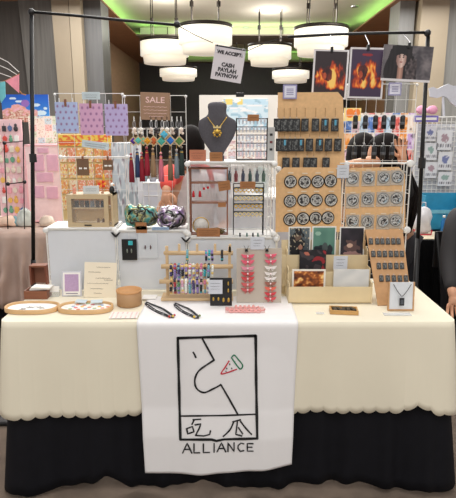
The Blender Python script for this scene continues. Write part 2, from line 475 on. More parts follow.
def on_banner(px, py):
    """banner surface point under a picture position (march down the drop)"""
    best = None
    y_pl = 1.95
    for _ in range(4):
        p = P(px, py, y_pl); d = TZ + 0.0055 - 0.018 - p.z
        cx = (BX0 + BX1) / 2
        x = cx + (p.x - cx) / (1 - 0.075 * d)
        u = (x - BX0) / (BX1 - BX0); q = banner_pt(u, BL + d); y_pl = q.y
    return q
def ink(name, strokes, m, wd, parent, closed=False, lift=0.0034):
    mb = MB()
    for st in strokes:
        pts = []
        for a, b_ in zip(st, st[1:]):
            n = max(2, int(math.dist(a, b_) / 2))
            pts += [(a[0] + (b_[0] - a[0]) * k / n, a[1] + (b_[1] - a[1]) * k / n) for k in range(n)]
        pts.append(st[-1])
        W = [on_banner(*p) - Vector((0, lift, 0)) for p in pts]
        L_, R_ = [], []
        for i, p in enumerate(W):
            tt = (W[min(i + 1, len(W) - 1)] - W[max(i - 1, 0)]).normalized(); nn = Vector((-tt.z, 0, tt.x)).normalized()
            k = wd * (1.12 + 0.12 * math.sin(i * 0.35 + len(pts)))
            e = tt * (wd * 0.6 if i == len(W) - 1 else (-wd * 0.6 if i == 0 else 0))
            L_.append(mb.bm.verts.new(p + nn * k + e)); R_.append(mb.bm.verts.new(p - nn * k + e))
        for i in range(len(W) - 1): mb.face([L_[i], L_[i + 1], R_[i + 1], R_[i]])
    o = mb.build(name, m, parent); so = o.modifiers.new('t', 'SOLIDIFY'); so.thickness = 0.0005; so.offset = 0
    return o
def Z(pts, k=3.83, ox=170, oy=330): return [(ox + x / k, oy + y / k) for x, y in pts]
def arcpts(cx, cy, rx, ry, a0, a1, n=18): return [(cx + rx * math.cos(R(a0 + (a1 - a0) * i / n)), cy + ry * math.sin(R(a0 + (a1 - a0) * i / n))) for i in range(n + 1)]
def smooth(pts, n=8):
    out = []
    for i in range(len(pts) - 1):
        p0 = pts[max(i - 1, 0)]; p1 = pts[i]; p2 = pts[i + 1]; p3 = pts[min(i + 2, len(pts) - 1)]
        for k in range(n):
            t = k / n
            out.append(tuple(0.5 * (2 * p1[d] + (p2[d] - p0[d]) * t + (2 * p0[d] - 5 * p1[d] + 4 * p2[d] - p3[d]) * t * t + (3 * p1[d] - p0[d] - 3 * p2[d] + p3[d]) * t ** 3) for d in (0, 1)))
    out.append(pts[-1]); return out
ink('logo_frame', [Z([(30, 30), (120, 27), (328, 21)]), Z([(328, 21), (330, 200), (334, 414)]), Z([(334, 414), (208, 417), (178, 423), (160, 418), (40, 418)]), Z([(40, 418), (35, 220), (30, 30)])], m_ink, 0.0047, banner)
ink('logo_divider', [Z([(40, 328), (200, 326), (328, 321)])], m_ink, 0.0030, banner)
ink('logo_profile', [Z([(122, 28), (144, 68), (169, 114)]), Z(smooth([(169, 114), (135, 136), (108, 158), (95, 190), (102, 222), (130, 238), (165, 224), (195, 208)])), Z([(195, 208), (228, 265), (260, 322)]), Z([(89, 84), (94, 92), (99, 104)])], m_ink, 0.0031, banner)
m_red = M('red_ink', (206, 40, 62), 0.7); m_green = M('green_ink', (28, 120, 84), 0.7)
ink('melon_flesh', [Z(smooth([(226, 117), (212, 140), (196, 166), (225, 160), (255, 149)]))], m_red, 0.0022, banner)
ink('melon_rind', [Z(smooth([(236, 104), (246, 95), (262, 112), (278, 134), (270, 148), (256, 134), (235, 104)]))], m_green, 0.0022, banner)
ink('melon_seed', [Z([(228, 128), (229, 132)]), Z([(217, 144), (218, 148)]), Z([(236, 144), (237, 148)]), Z([(214, 156), (215, 158)])], m_ink, 0.0018, banner)
ink('character_chi', [Z([(64, 376), (86, 368), (92, 388), (68, 396), (64, 376)]), Z([(88, 342), (118, 340)]), Z([(92, 344), (84, 360)]), Z([(96, 362), (118, 358), (112, 375), (98, 402)]), Z([(98, 402), (130, 404), (152, 398), (155, 384)])], m_ink, 0.0028, banner)
ink('character_gua', [Z(smooth([(244, 350), (230, 380), (204, 406)])), Z([(240, 350), (270, 342)]), Z([(258, 350), (252, 398), (275, 404)]), Z([(262, 372), (278, 396)]), Z(smooth([(270, 348), (288, 372), (312, 398)]))], m_ink, 0.0028, banner)
# ALLIANCE, hand lettered
def letters():
    A = [[(0, 1), (0.5, 0), (1, 1)], [(0.22, 0.62), (0.78, 0.62)]]
    Lc = [[(0, 0), (0, 1), (0.8, 0.98)]]; I = [[(0.5, 0), (0.5, 1)]]
    N = [[(0, 1), (0, 0), (0.9, 1), (0.9, 0)]]
    Cc = [[(0.9, 0.1), (0.5, 0), (0.1, 0.3), (0.08, 0.65), (0.4, 1), (0.9, 0.9)]]
    E = [[(0.85, 0), (0, 0), (0, 1), (0.85, 1)], [(0, 0.48), (0.7, 0.48)]]
    seq = [(A, 48, 84), (Lc, 92, 120), (Lc, 128, 158), (I, 162, 176), (A, 180, 214), (N, 222, 248), (Cc, 258, 286), (E, 296, 322)]
    out = []
    for k, (g, x0, x1) in enumerate(seq):
        yt, yb = (432 + 2 * math.sin(k), 470 - 8 * (k / 7))
        for st in g: out.append(Z([(x0 + (x1 - x0) * a, yt + (yb - yt) * b_) for a, b_ in st]))
    return out
ink('lettering', letters(), m_ink, 0.0024, banner)

# ================================================================== BLACK FRAME
YR = 2.62
t = thing('pipe_stand', 'tall black pipe frame with joined poles and broken top bar around the stall', 'frame', (0, YR, 0))
def lp(x, y, Y=YR): return P(x, y, Y) - Vector((0, YR, 0))
a = lp(31.5, 13); b_ = lp(33.5, 280); a2 = a + (b_ - a) * (a.z / (a.z - b_.z))
MB().cyl(a, a + (a2 - a) * 0.62, 0.0095, 12).build('pole', m_black, t, True)
MB().cyl(a + (a2 - a) * 0.58, Vector((a2.x, 0, 0.0)), 0.0125, 12).build('pole', m_black, t, True)
m1 = lp(33, 158); MB().cyl(m1 + Vector((0, 0, .02)), m1 - Vector((0, 0, .02)), 0.017, 12).build('collar', m_blackp, t)
c_ = lp(428, 36); d = lp(415, 296); d2 = c_ + (d - c_) * (c_.z / (c_.z - d.z))
MB().cyl(c_, c_ + (d2 - c_) * 0.55, 0.0095, 12).build('pole', m_black, t, True)
MB().cyl(c_ + (d2 - c_) * 0.5, d2, 0.0125, 12).build('pole', m_black, t, True)
m2 = lp(422, 163); MB().cyl(m2 + Vector((0, 0, .025)), m2 - Vector((0, 0, .025)), 0.017, 12).build('collar', m_blackp, t)
MB().tube([lp(32, 12), lp(75, 15.5), lp(120, 20), lp(177, 25)], 0.0065, 8).build('crossbar', m_black, t, True)
MB().tube([lp(288, 37), lp(330, 34.5), lp(380, 33), lp(428, 32.5)], 0.0065, 8).build('crossbar', m_black, t, True)
for q in ((31.5, 12), (177, 24.5), (427.5, 33)):
    MB().ball(lp(*q), 0.016, 10, 8).build('bar_joint', m_blackp, t, True)
for q in (a2, d2):
    MB().box((q.x, 0, 0.012), (0.3, 0.30, 0.024), bevel=0.01).build('foot', m_blackp, t)
MB().tube([lp(177, 25), lp(195, 35), lp(213, 43)], 0.0018, 5).build('cord', m_blackp, t)
MB().tube([lp(247, 51), lp(268, 42), lp(290, 36)], 0.0018, 5).build('cord', m_blackp, t)

# payment sign
ya = 2.60
tl, tr, br, bl = [P(x, y, ya) for x, y in ((216, 46), (246.5, 52), (240.5, 83.5), (210.5, 78.5))]
ang = math.atan2(tr.z - tl.z, tr.x - tl.x); wS = (tr - tl).length; hS = (tl - bl).length
t = thing('payment_sign', 'tilted paper sign on payment methods hanging from the black cord', 'sign', (bl + br) / 2)
t.rotation_euler = (0, -ang - 0.02, 0)
MB().b(-wS / 2, wS / 2, -0.001, 0.001, 0, hS).build('sheet', M('sign_paper', (214, 208, 212), 0.7, n=0.02), t)
MB().cyl((-wS / 2, 0, hS + 0.003), (wS / 2, 0, hS + 0.003), 0.004, 8).build('hanging_rod', m_blackp, t)
for sx in (-1, 1):
    MB().tube([(sx * wS * 0.43 + 0.008 * math.cos(q), -0.004, hS - 0.008 + 0.016 * math.sin(q)) for q in [2 * PI * i / 12 for i in range(12)]], 0.0012, 5, closed=True).build('hanging_ring', m_silver, t)
for k, (s_, z_) in enumerate((('WE ACCEPT:', 0.84), ('CASH', 0.48), ('PAYLAH', 0.32), ('PAYNOW', 0.16))):
    text_mesh(s_, 0.0235 if k else 0.0205, 'text_line', M('sign_ink', (52, 48, 52), 0.7), t, (0, -0.0018, hS * z_), bold=0.0012)

# black hanging light chain bracket beneath the sign
p = P(240, 97, 2.75)
t = thing('hanging_clip_rail', 'small black clip rail dangling on two cords under the payment sign', 'hanger', p)
MB().b(-0.02, 0.02, -0.01, 0.01, 0, 0.02, bevel=0.003).build('clip', m_blackp, t)
for sx in (-0.019, 0.019): MB().tube([(sx, 0, 0.02), (sx * 0.9, 0, 0.1), (sx, -0.12, 0.232)], 0.0015, 5).build('cord', m_blackp, t)

# ================================================================== pictures hung on the bar
def fire(seed, border, hot):
    def fn(u, v):
        if u < 0.045 or u > 0.955 or v < 0.035 or v > 0.965: return (222, 218, 220)
        c = border
        w2 = v + 0.05 * nz(u * 6, v * 6, seed)
        n = nz(u * 6 + seed, v * 3.0 - seed, 1.3) + 0.55 * nz(u * 13 + 2 * nz(u * 4, v * 4), v * 6, seed) + 0.3 * nz(u * 27, v * 15, seed)
        cxm = 0.56 + 0.05 * math.sin(v * 9); wd = 0.50 - 0.30 * max(0, v - 0.3)
        env = 1 - (abs(u - cxm) / wd) ** 2 - max(0, (v - 0.46) / 0.30) ** 2 - max(0, (0.26 - v) / 0.07) ** 2
        k = env + 0.12 + 1.15 * n
        if k > 0.15: c = mixc(border, (132, 34, 24), (k - .15) * 2.2)
        if k > 0.55: c = mixc((150, 40, 24), (236, 112, 34), (k - 0.55) * 2.2)
        if k > 1.0: c = mixc((240, 132, 42), (255, 210, 110), (k - 1.0) * 2.4)
        e = ell(u, v, 0.40, 0.52, 0.12, 0.15)
        if e < 1 + n: c = mixc((48, 16, 22), (128, 46, 30), 0.35 + n)
        if ell(u, v, 0.34, 0.47, 0.055, 0.07) < 1 + .6 * n: c = mixc((206, 96, 50), (150, 52, 34), .5 + n)
        if hot and ell(u, v, 0.5, 0.86, 0.14, 0.025) < 1 + n: c = (150, 36, 44)
        return c
    return fn
def hang(name, label, cat, x0, y0, x1, y1, Y, fn, nx, ny, tilt=0, group=None, edge=(235, 235, 235), clip=True, mat=None, t=0.003):
    cx, z0, z1, w_ = box_at(x0, y0, x1, y1, Y)
    o = thing(name, label, cat, (cx, Y, z0), group); o.rotation_euler = (0, tilt, 0)
    painted('sheet', w_, z1 - z0, nx, ny, fn, o, t=t, edge=edge, mat=mat)
    if clip:
        h = z1 - z0
        MB().b(-0.006, 0.006, -0.006, 0.008, h - 0.012, h + 0.012, bevel=0.002).build('clip', m_blackp, o)
        top = P((x0 + x1) / 2, 34, YR).z - z0 if clip == 'bar' else h + 0.03
        MB().tube([(0, 0.002, h + 0.01), (0.004, 0.01, h + 0.018), (0, YR - Y, top)], 0.0015, 5).build('hook', m_silver, o)
    return o
hang('hanging_picture', 'left of the two fire pictures, darker flames on a near-black ground', 'picture', 312, 49.5, 347, 99, 2.55, fire(3.1, (44, 30, 36), False), 70, 98, 0.03, 'pictures hung from the black bar', clip='bar')
hang('hanging_picture', 'right of the two fire pictures, brighter flames on a purple ground', 'picture', 348.5, 47.5, 383.5, 98.5, 2.53, fire(8.4, (62, 44, 72), True), 70, 98, 0.02, 'pictures hung from the black bar', clip='bar')
def portrait(u, v):
    if v < 0.06: return (222, 218, 220)
    c = mixc((66, 62, 68), (128, 120, 122), 0.45 + nz(u * 5, v * 4, 5) + .4 * nz(u * 16, v * 14, 9))
    if u < 0.14: c = mixc(c, (96, 92, 96), 0.5)
    n = nz(u * 26, v * 3, 2) * 0.5
    if abs(u - 0.37) < 0.27 + 0.08 * n + 0.06 * math.sin(v * 5) and v < 0.98: c = mixc((14, 12, 16), (52, 42, 46), 0.35 + n)
    if ell(u, v, 0.60, 0.2, 0.12, 0.45) < 1 + n: c = mixc((40, 34, 38), (120, 106, 106), 0.4 + nz(u * 18, v * 12, 3))
    if abs(u - 0.375) < 0.055 and v < 0.46: c = mixc((196, 152, 134), (130, 96, 86), abs(u - 0.375) * 14)
    if ell(u, v, 0.375, 0.62, 0.10, 0.24) < 1: c = mixc((228, 200, 188), (150, 116, 108), abs(u - 0.39) * 11)
    for ex in (0.335, 0.415):
        if ell(u, v, ex, 0.675, 0.020, 0.022) < 1: c = (34, 20, 24)
        if ell(u, v, ex, 0.72, 0.024, 0.010) < 1: c = (70, 46, 44)
    if ell(u, v, 0.375, 0.535, 0.026, 0.020) < 1: c = (140, 36, 40)
    if ell(u, v, 0.378, 0.60, 0.008, 0.035) < 1: c = (186, 146, 134)
    if v > 0.76 - 0.5 * abs(u - 0.375) and abs(u - 0.375) < 0.12: c = (18, 15, 19)
    return c
hang('hanging_picture', 'wide dark portrait of a pale figure with black hair, hung at the right end', 'picture', 381.5, 45.5, 431, 81.5, 2.51, portrait, 96, 70, 0.05, 'pictures hung from the black bar', clip='bar')

# ================================================================== wire cube shelving
YC, YD = 2.375, 2.545
DZ = TZ + 0.005
cubes = [(48, 117, 229, 294, 'left wire cube with frosted panels on the table, under the wooden cabinet'),
         (117.8, 187, 231, 294, 'middle wire cube with frosted panels on the table, under the iridescent bundles'),
         (188, 276, 238, 294, 'right wire cube with frosted panels on the table, behind the bracelet stand')]
tops = []
def cube(x0, x1, z0, z1, lab, front, Yf=YC, shelf=True, back=False):
    xa, xb = x0, x1; cx = (xa + xb) / 2
    t = thing('wire_cube', lab, 'storage cube', (cx, Yf, z0), 'stacked wire storage cubes'); W = (xb - xa) / 2; H = z1 - z0; D = YD - Yf
    mb = MB()
    for yy in (0, D):
        for s_ in (-W, W): mb.cyl((s_, yy, 0), (s_, yy, H), 0.003, 6)
        for zz in (0.003, H - 0.003): mb.cyl((-W, yy, zz), (W, yy, zz), 0.003, 6)
    for s_ in (-W, W):
        for zz in (0.003, H - 0.003): mb.cyl((s_, 0, zz), (s_, D, zz), 0.003, 6)
        for k in range(1, 4): mb.cyl((s_, 0, H * k / 4), (s_, D, H * k / 4), 0.0015, 5)
    mb.build('wire_frame', m_wire, t)
    if front: MB().b(-W + 0.004, W - 0.004, 0.003, 0.006, 0.004, H - 0.006).build('front_panel', m_frost, t)
    if shelf: MB().b(-W, W, -0.006, D, H, H + 0.007, bevel=0.002).build('shelf_board', m_white, t)
    if back: MB().b(-W + 0.004, W - 0.004, D - 0.006, D - 0.003, 0.004, H - 0.006).build('back_panel', M('clear_panel', (225, 228, 232), 0.4, alpha=0.35), t)
    for s_ in (-W, W):
        for zz in (0.012, H - 0.004):
            q = MB().ball((s_, -0.008, zz), 0.013, 12, 8, scale=(1, .6, 1)); q.build('connector', m_white, t, True)
    return t, z1 + 0.007
for (x0, x1, y0, y1, lab) in cubes:
    zt = P((x0 + x1) / 2, y0, YC).z
    t_, zz = cube(P(x0, 262, YC).x + 0.002, P(x1, 262, YC).x - 0.002, DZ + 0.001, zt, lab, True)
    tops.append(zz)
ZS1, ZS2, ZS3 = tops
xa, xb = P(188, 200, YC).x, P(274, 200, YC).x
zt2 = P(230, 163, YC).z
_, ZS4 = cube(xa, xb, ZS3 + 0.001, zt2, 'open upper wire cube holding the wooden divider and black earring rack', False, back=True)
# black plastic clips below the connectors
for (x, y) in ((116, 232), (186, 237)):
    p = P(x, y, YC - 0.006)
    MBc = MB(); MBc.prism([(-0.022, 0), (-0.004, -0.022), (0.004, -0.022), (0.022, 0), (0.014, 0), (0, -0.014), (-0.014, 0)], -0.012, -0.006)
    o = MBc.build('corner_clip', m_blackp); o.location = p; tag(o, 'small black clip at the corner joint %s the iridescent bundles' % ('left of' if x < 150 else 'right below'), 'clip')

# ---- grid panels
def gridpanel(x0, x1, y0, Y, lab, nx, nz_, zb=None, m=m_wire, y1=None, group='wire grid panels behind the stall'):
    cx, z0, z1, w_ = box_at(x0, y0, x1, y1 or 250, Y)
    zb = z0 if zb is None else zb
    t = thing('grid_panel', lab, 'wire grid', (cx, Y, zb), group); mb = MB()
    wires(mb, -w_ / 2, w_ / 2, 0, z1 - zb, 0, nx, nz_); mb.build('wire_mesh', m, t)
    mb = MB()
    for s_ in (-1, 1): mb.ball((s_ * w_ / 2, 0, z1 - zb - 0.004), 0.007, 8, 6)
    mb.build('corner_cap', m, t, True)
    return t
YG = 2.575
gridpanel(127.5, 187, 95.5, YG, 'white wire grid carrying the SALE board and tasselled charms', 4, 22, zb=0.01)
gridpanel(60, 125.5, 93.5, YG, 'white wire grid behind the three patterned paper bags', 4, 22, zb=0.01)
gridpanel(343.5, 411, 84, YG, 'white wire grid carrying the black capsules at the right', 7, 24, zb=0.01)

# ---- SALE board
def signboard(name, label, x0, y0, x1, y1, Y, m, lines, z0=None, tilt=0, th=0.004, group=None, lean=0, cat='sign', tm=None):
    cx, zb, zt, w_ = box_at(x0, y0, x1, y1, Y)
    if z0 is not None: zt += z0 - zb; zb = z0
    t = thing(name, label, cat, (cx, Y, zb), group); t.rotation_euler = (lean, tilt, 0)
    h = zt - zb
    MB().b(-w_ / 2, w_ / 2, -th / 2, th / 2, 0, h, bevel=0.001).build('board', m, t)
    for ln in lines:
        if ln[0] == 'text': text_mesh(ln[1], ln[2] * h, 'lettering', tm or m_paper, t, (0, -th / 2 - 0.0008, ln[3] * h), sx=ln[4] if len(ln) > 4 else 1, bold=0.0004)
        else:
            mb = MB()
            for (u0, u1, v) in ln[1]:
                pts = [((u0 + (u1 - u0) * k / 14 - 0.5) * w_, -th / 2 - 0.0006, (v + 0.012 * math.sin(k * 2.3 + v * 40)) * h) for k in range(15)]
                mb.tube(pts, ln[2], 4)
            mb.build('writing', tm or m_ink, t)
    return t
m_salew = M('pinkish_ink', (236, 200, 196), 0.7)
signboard('sale_board', 'brown card lettered SALE clipped above the tasselled charms', 140, 92.5, 169.5, 120, YG - 0.03, M('brown_card', (160, 128, 104), 0.8), [('text', 'SALE', 0.30, 0.72, 1.15), ('w', [(0.12, .9, .48), (.1, .92, .36), (.12, .9, .24), (.3, .8, .13)], 0.0011)], tilt=0.03, tm=m_salew)

# ---- patterned gift bags hung on left grid
def bagfn(base, dot, seed):
    def fn(u, v):
        a = (u * 4 + (0.5 if int(v * 5.2) % 2 else 0)) % 1; b_ = (v * 5.2) % 1
        r = ell(a, b_, 0.5, 0.5, 0.24, 0.28); c = base
        if r < 1: c = mixc(dot, base, r * 0.6)
        if r < 0.2: c = mixc(dot, (120, 60, 90), 0.4)
        return c
    return fn
for (x0, y0, x1, y1, base, dot, lab) in ((55.5, 102, 77.5, 133, (176, 190, 228), (158, 132, 176), 'pale blue paper bag dotted with rosettes, leftmost of the three'),
                                       (80, 103.5, 102.5, 135, (214, 166, 200), (166, 120, 168), 'pink paper bag dotted with rosettes, between the blue and lavender ones'),
                                       (105, 104, 127.5, 135.5, (190, 176, 220), (158, 130, 184), 'lavender paper bag dotted with rosettes, next to the SALE board')):
    cx, z0, z1, w_ = box_at(x0, y0, x1, y1, YG - 0.03)
    o = thing('patterned_bag', lab, 'paper bag', (cx, YG - 0.03, z0), 'patterned paper bags on the left grid')
    painted('bag_body', w_, z1 - z0, 44, 60, bagfn(base, dot, 1), o, t=0.014, edge=base, bend=lambda u, v: -0.004 * math.sin(PI * u))
    for s_ in (-0.3, 0.3):
        MB().cyl((s_ * w_, 0.004, z1 - z0 + 0.018), (s_ * w_, 0.004, z1 - z0 - 0.012), 0.0022, 6).build('hook', m_wire, o)
    MB().b(-0.005, 0.005, -0.007, 0.0, z1 - z0 - 0.02, z1 - z0 + 0.012).build('clothes_peg', m_brown, o)
signboard('paper_tag', 'pale blue paper tag clipped on top of the left grid', 82, 92, 100, 99.5, YG - 0.03, M('pale_blue_paper', (200, 214, 220), 0.7), [('w', [(0.15, .85, .6), (.2, .8, .3)], 0.0006)])
signboard('paper_tag', 'long pale blue label hanging below the patterned bags', 81.5, 141.5, 108.5, 148.5, YG - 0.03, M('pale_blue_paper', (200, 214, 220), 0.7), [('w', [(0.1, .9, .6), (.12, .85, .3)], 0.0006)], tilt=0.14)

# rail with two earring cards
z_r = P(90, 157, 2.5).z
t = thing('hanging_rail', 'thin white rail carrying the two brown earring cards', 'rail', (P(94, 157, 2.5).x, 2.5, z_r))
MB().cyl((P(60.5, 157, 2.5).x - t.location.x, 0, 0), (P(127, 157, 2.5).x - t.location.x, 0, 0), 0.003, 8).build('rod', m_white, t)
for x in (60.5, 127):
    q = P(x, 157, 2.5).x - t.location.x
    MB().ball((q, 0, 0), 0.010, 10, 8).build('end_cap', m_white, t, True)
    MB().cyl((q, 0, 0), (q, YG - 2.5, 0), 0.003, 6).build('bracket', m_white, t)
for (x0, y0, x1, y1, lab) in ((77, 158.5, 89, 175.5, 'larger brown card with white bow earrings on the white rail'), (103, 160, 113, 170, 'smaller brown card with white bow earrings on the white rail')):
    cx, z0, z1, w_ = box_at(x0, y0, x1, y1, 2.494); h = z1 - z0
    o = thing('earring_card', lab, 'earring card', (cx, 2.494, z0), 'brown earring cards on the white rail')
    MB().b(-w_ / 2, w_ / 2, -0.001, 0.001, 0, h).build('card', M('brown_card2', (120, 92, 70), 0.8), o)
    for s_ in (-1, 1):
        mb = MB()
        for q in (-1, 1): mb.ball((s_ * w_ * 0.2 + q * 0.0035, -0.003, h * 0.42), 0.0042, 8, 6, scale=(1, .5, 1.1))
        mb.build('bow_earring', m_paper, o, True)
    MB().b(-0.004, 0.004, -0.003, 0.005, h - 0.006, z_r - z0 + 0.004).build('peg', m_brown, o)

# ---- tassels & diamond brooches
CT = [(132, 182, 'crimson', (128, 16, 40)), (138, 177, 'navy blue', (38, 56, 96)), (142.4, 181, 'dark red', (140, 16, 38)), (147.5, 175.5, 'wine red', (150, 22, 46)), (153.6, 177, 'tan', (150, 122, 92)), (161.5, 181, 'rose pink', (206, 110, 130)), (170.7, 180, 'olive brown', (128, 104, 80)), (177, 178, 'blue grey', (126, 138, 146)), (182, 175, 'dark green', (36, 54, 50))]
YT = YG - 0.045
for (x, yb, cn, col) in CT:
    zt_ = P(x, 141, YT).z; zb = P(x, yb, YT).z; c = P(x, yb, YT); H = zt_ - zb; L_ = P(x, yb - 26, YT).z - zb
    o = thing('tassel_charm', '%s tassel charm hanging on the grid below the jewelled diamonds' % cn, 'tassel', (c.x, YT, zb), 'tassel charms on the grid')
    m = M('tassel_' + cn.replace(' ', '_'), col, 0.7, n=0.25, scale=150, stretch=(1, 1, 0.1))
    mb = MB(); prof = []
    mb.lathe([(0.013, 0), (0.0125, L_ * .3), (0.010, L_ * .7), (0.007, L_ * .86), (0.0065, L_ * .9), (0.0075, L_ * .94), (0.0, L_)], n=14)
    for v in mb.bm.verts:
        if v.co.z < L_ * .8: v.co.x *= 1 + 0.12 * math.sin(7 * math.atan2(v.co.y, v.co.x)); v.co.z -= 0.003 * (1 if v.co.z < 0.001 else 0) * rnd.random()
    mb.build('fringe', m, o, True)
    MB().lathe([(0.0072, L_ * .87), (0.0078, L_ * .885), (0.0072, L_ * .90)], n=12).build('binding', m_gold, o)
    MB().ball((0, 0, L_ + 0.008), 0.0065, 10, 8).build('bead', M('bead_' + cn.replace(' ', '_'), mixc(col, (240, 200, 180), .4), 0.3), o, True)
    MB().cyl((0, 0, L_ + 0.012), (0, 0.0, H), 0.001, 5).cyl((0, 0, H), (0, YG - YT - 0.001, H), 0.001, 5).build('cord', m_gold, o)
CD = [(133.5, 141, 'violet', (90, 48, 150)), (138.5, 140.5, 'aqua', (92, 190, 176)), (143.3, 141, 'mint green', (120, 196, 160)), (147.7, 141, 'amber', (224, 152, 34)), (153.6, 141, 'burnt orange', (196, 96, 44)), (161.6, 141.3, 'turquoise', (72, 170, 156)), (170.4, 140.6, 'cobalt blue', (34, 112, 200)), (179.4, 141.2, 'leaf green', (86, 130, 70)), (164.3, 134.5, 'sky blue', (84, 184, 218))]
YDm = YT - 0.022
for k, (x, y, cn, col) in enumerate(CD):
    c = P(x, y, YDm); s_ = 0.0265 if k > 3 else 0.0225
    o = thing('diamond_charm', '%s diamond-shaped jewelled charm on the grid hook' % cn, 'charm', (c.x, YDm - 0.009 * (k % 2) - (0.009 if k == 8 else 0), c.z - s_), 'diamond charms on the grid')
    MB().prism([(0, 0), (s_, s_), (0, 2 * s_), (-s_, s_)], -0.001, 0.002).build('setting', M('champagne_metal', (206, 186, 150), 0.4, metal=0.5), o)
    e = s_ * 0.70
    mb = MB(); A = [mb.bm.verts.new((a_, -0.001, b_)) for a_, b_ in ((0, s_ - e), (e, s_), (0, s_ + e), (-e, s_))]
    B_ = [mb.bm.verts.new((a_, -0.006, b_)) for a_, b_ in ((0, s_ - e * .5), (e * .5, s_), (0, s_ + e * .5), (-e * .5, s_))]
    for i in range(4): mb.face([A[i], A[(i + 1) % 4], B_[(i + 1) % 4], B_[i]])
    mb.face(B_); mb.build('stone', M('stone_' + cn.replace(' ', '_'), col, 0.15, n=0.2, scale=120), o)
    mb = MB()
    for q in range(12):
        f = q / 12 * 4; i = int(f); fr = f - i; pts = [(0, 0), (1, 1), (0, 2), (-1, 1), (0, 0)]
        mb.ball(((pts[i][0] * (1 - fr) + pts[i + 1][0] * fr) * s_ * .86, -0.0025, (1 + (pts[i][1] - 1) * (1 - fr) * .86 + (pts[i + 1][1] - 1) * fr * .86) * s_), 0.0016, 6, 4)
    mb.build('beading', m_gold, o)
    MB().cyl((0, 0.0, 2 * s_ - 0.002), (0, 0.0, 2 * s_ + 0.03), 0.0018, 6).cyl((0, 0.0, 2 * s_ + 0.03), (0, YG - YDm, 2 * s_ + 0.03), 0.0015, 6).build('hook', m_wire, o)
# white hang hooks with small pearl charms above
for k, x in enumerate((134, 140.5, 151, 156, 162, 167, 172, 177, 181)):
    c = P(x, 121, YG - 0.03); cols = [(236, 220, 206), (240, 236, 228), (214, 200, 190), (60, 56, 60)]
    o = thing('beaded_keyring', 'small beaded keyring above the jewelled diamonds, number %s from the left' % ('one two three four five six seven eight nine'.split()[k]), 'keyring', (c.x, YG - 0.03, c.z - 0.055), 'beaded keyrings under the SALE board')
    MB().tube([(0.005 * math.cos(a_), 0, 0.04 + 0.017 * math.sin(a_)) for a_ in [2 * PI * i / 14 for i in range(14)]], 0.0012, 5, closed=True).build('ring', m_silver, o)
    MB().b(-0.002, 0.002, -0.002, 0.002, 0.054, 0.075).cyl((0, 0, .058), (0, 0.03, .058), 0.0012, 5).build('strap', m_wire, o)
    mb = MB(); mb.ball((0, 0, 0.016), 0.0105, 10, 8).ball((0.006, -0.002, 0.0), 0.007, 8, 6).ball((-0.006, -0.003, 0.004), 0.0065, 8, 6)
    mb.build('beads', M('bead_mix%d' % (k % 4), cols[k % 4], 0.35), o, True)

# ---- wooden display cabinet on the left cube
cx, z0, z1, w_ = box_at(67, 194, 108.5, 224.5, 2.385)
H = P(88, 194.5, 2.385).z - ZS1; D = 0.11
t = thing('display_cabinet', 'small pale wooden cabinet with a glass front on the left cube', 'cabinet', (cx, 2.385, ZS1))
m_cab = M('cabinet_wood', (200, 178, 142), 0.55, n=0.08, scale=10, stretch=(1, 1, 8)); W = w_ / 2; fr = 0.02
MB().b(-W, W + 0.02, 0.012, D, 0, 0.008).b(-W, W + 0.02, 0.012, D, H - 0.008, H).b(-W, -W + 0.008, 0.012, D, 0, H).b(W + 0.012, W + 0.02, 0.0, D, 0, H).build('body', m_cab, t)
MB().b(-W, W + 0.02, D - 0.006, D, 0, H).build('back_board', M('cabinet_back', (206, 180, 150), 0.5, alpha=0.45), t)
dr = MB().b(-W, W, 0, 0.012, 0, fr).b(-W, W, 0, 0.012, H - fr, H).b(-W, -W + fr, 0, 0.012, fr, H - fr).b(W - fr, W, 0, 0.012, fr, H - fr).build('door', m_cab, t)
MB().b(-W + fr, W - fr, 0.004, 0.006, fr, H - fr).build('pane', M('cabinet_glass', (225, 235, 240), 0.1, alpha=0.06), dr)
MB().b(-0.018, 0.014, -0.004, 0.0, 0.006, 0.011, bevel=0.001).build('latch', m_ink, dr)
MB().b(-W + 0.01, W + 0.01, 0.014, D - 0.008, H * 0.55, H * 0.58).build('shelf', m_cab, t)
for k in range(6):
    x = -W + 0.035 + k * 0.0235; cc = [(92, 84, 78), (120, 104, 90), (70, 66, 66), (132, 136, 142), (96, 80, 68), (58, 56, 60)][k]
    o = MB().b(-0.009, 0.009, -0.004, 0.004, 0, 0.03, bevel=0.002).build('boxed_trinket', M('trinket%d' % k, cc, 0.4), None)
    o.location = (cx + x, 2.385 + 0.035, ZS1 + H * 0.58); tag(o, 'small dark trinket on the upper cabinet shelf, %s from the left' % 'first second third fourth fifth sixth'.split()[k], 'trinket', 'trinkets on the upper shelf of the wooden cabinet')
for k, x in enumerate((0.035, 0.058)):
    o = MB().lathe([(0.006, 0), (0.0075, 0.006), (0.004, 0.014), (0.006, 0.02), (0, 0.026)], n=12).build('figurine', M('figurine_brown', (110, 78, 60), 0.5), None, True)
    o.location = (cx + x, 2.385 + 0.04, ZS1 + 0.008); tag(o, 'tiny brown figurine on the cabinet floor, %s one' % ('left' if k == 0 else 'right'), 'figurine', 'tiny figurines on the cabinet floor')
ZCab = ZS1 + H
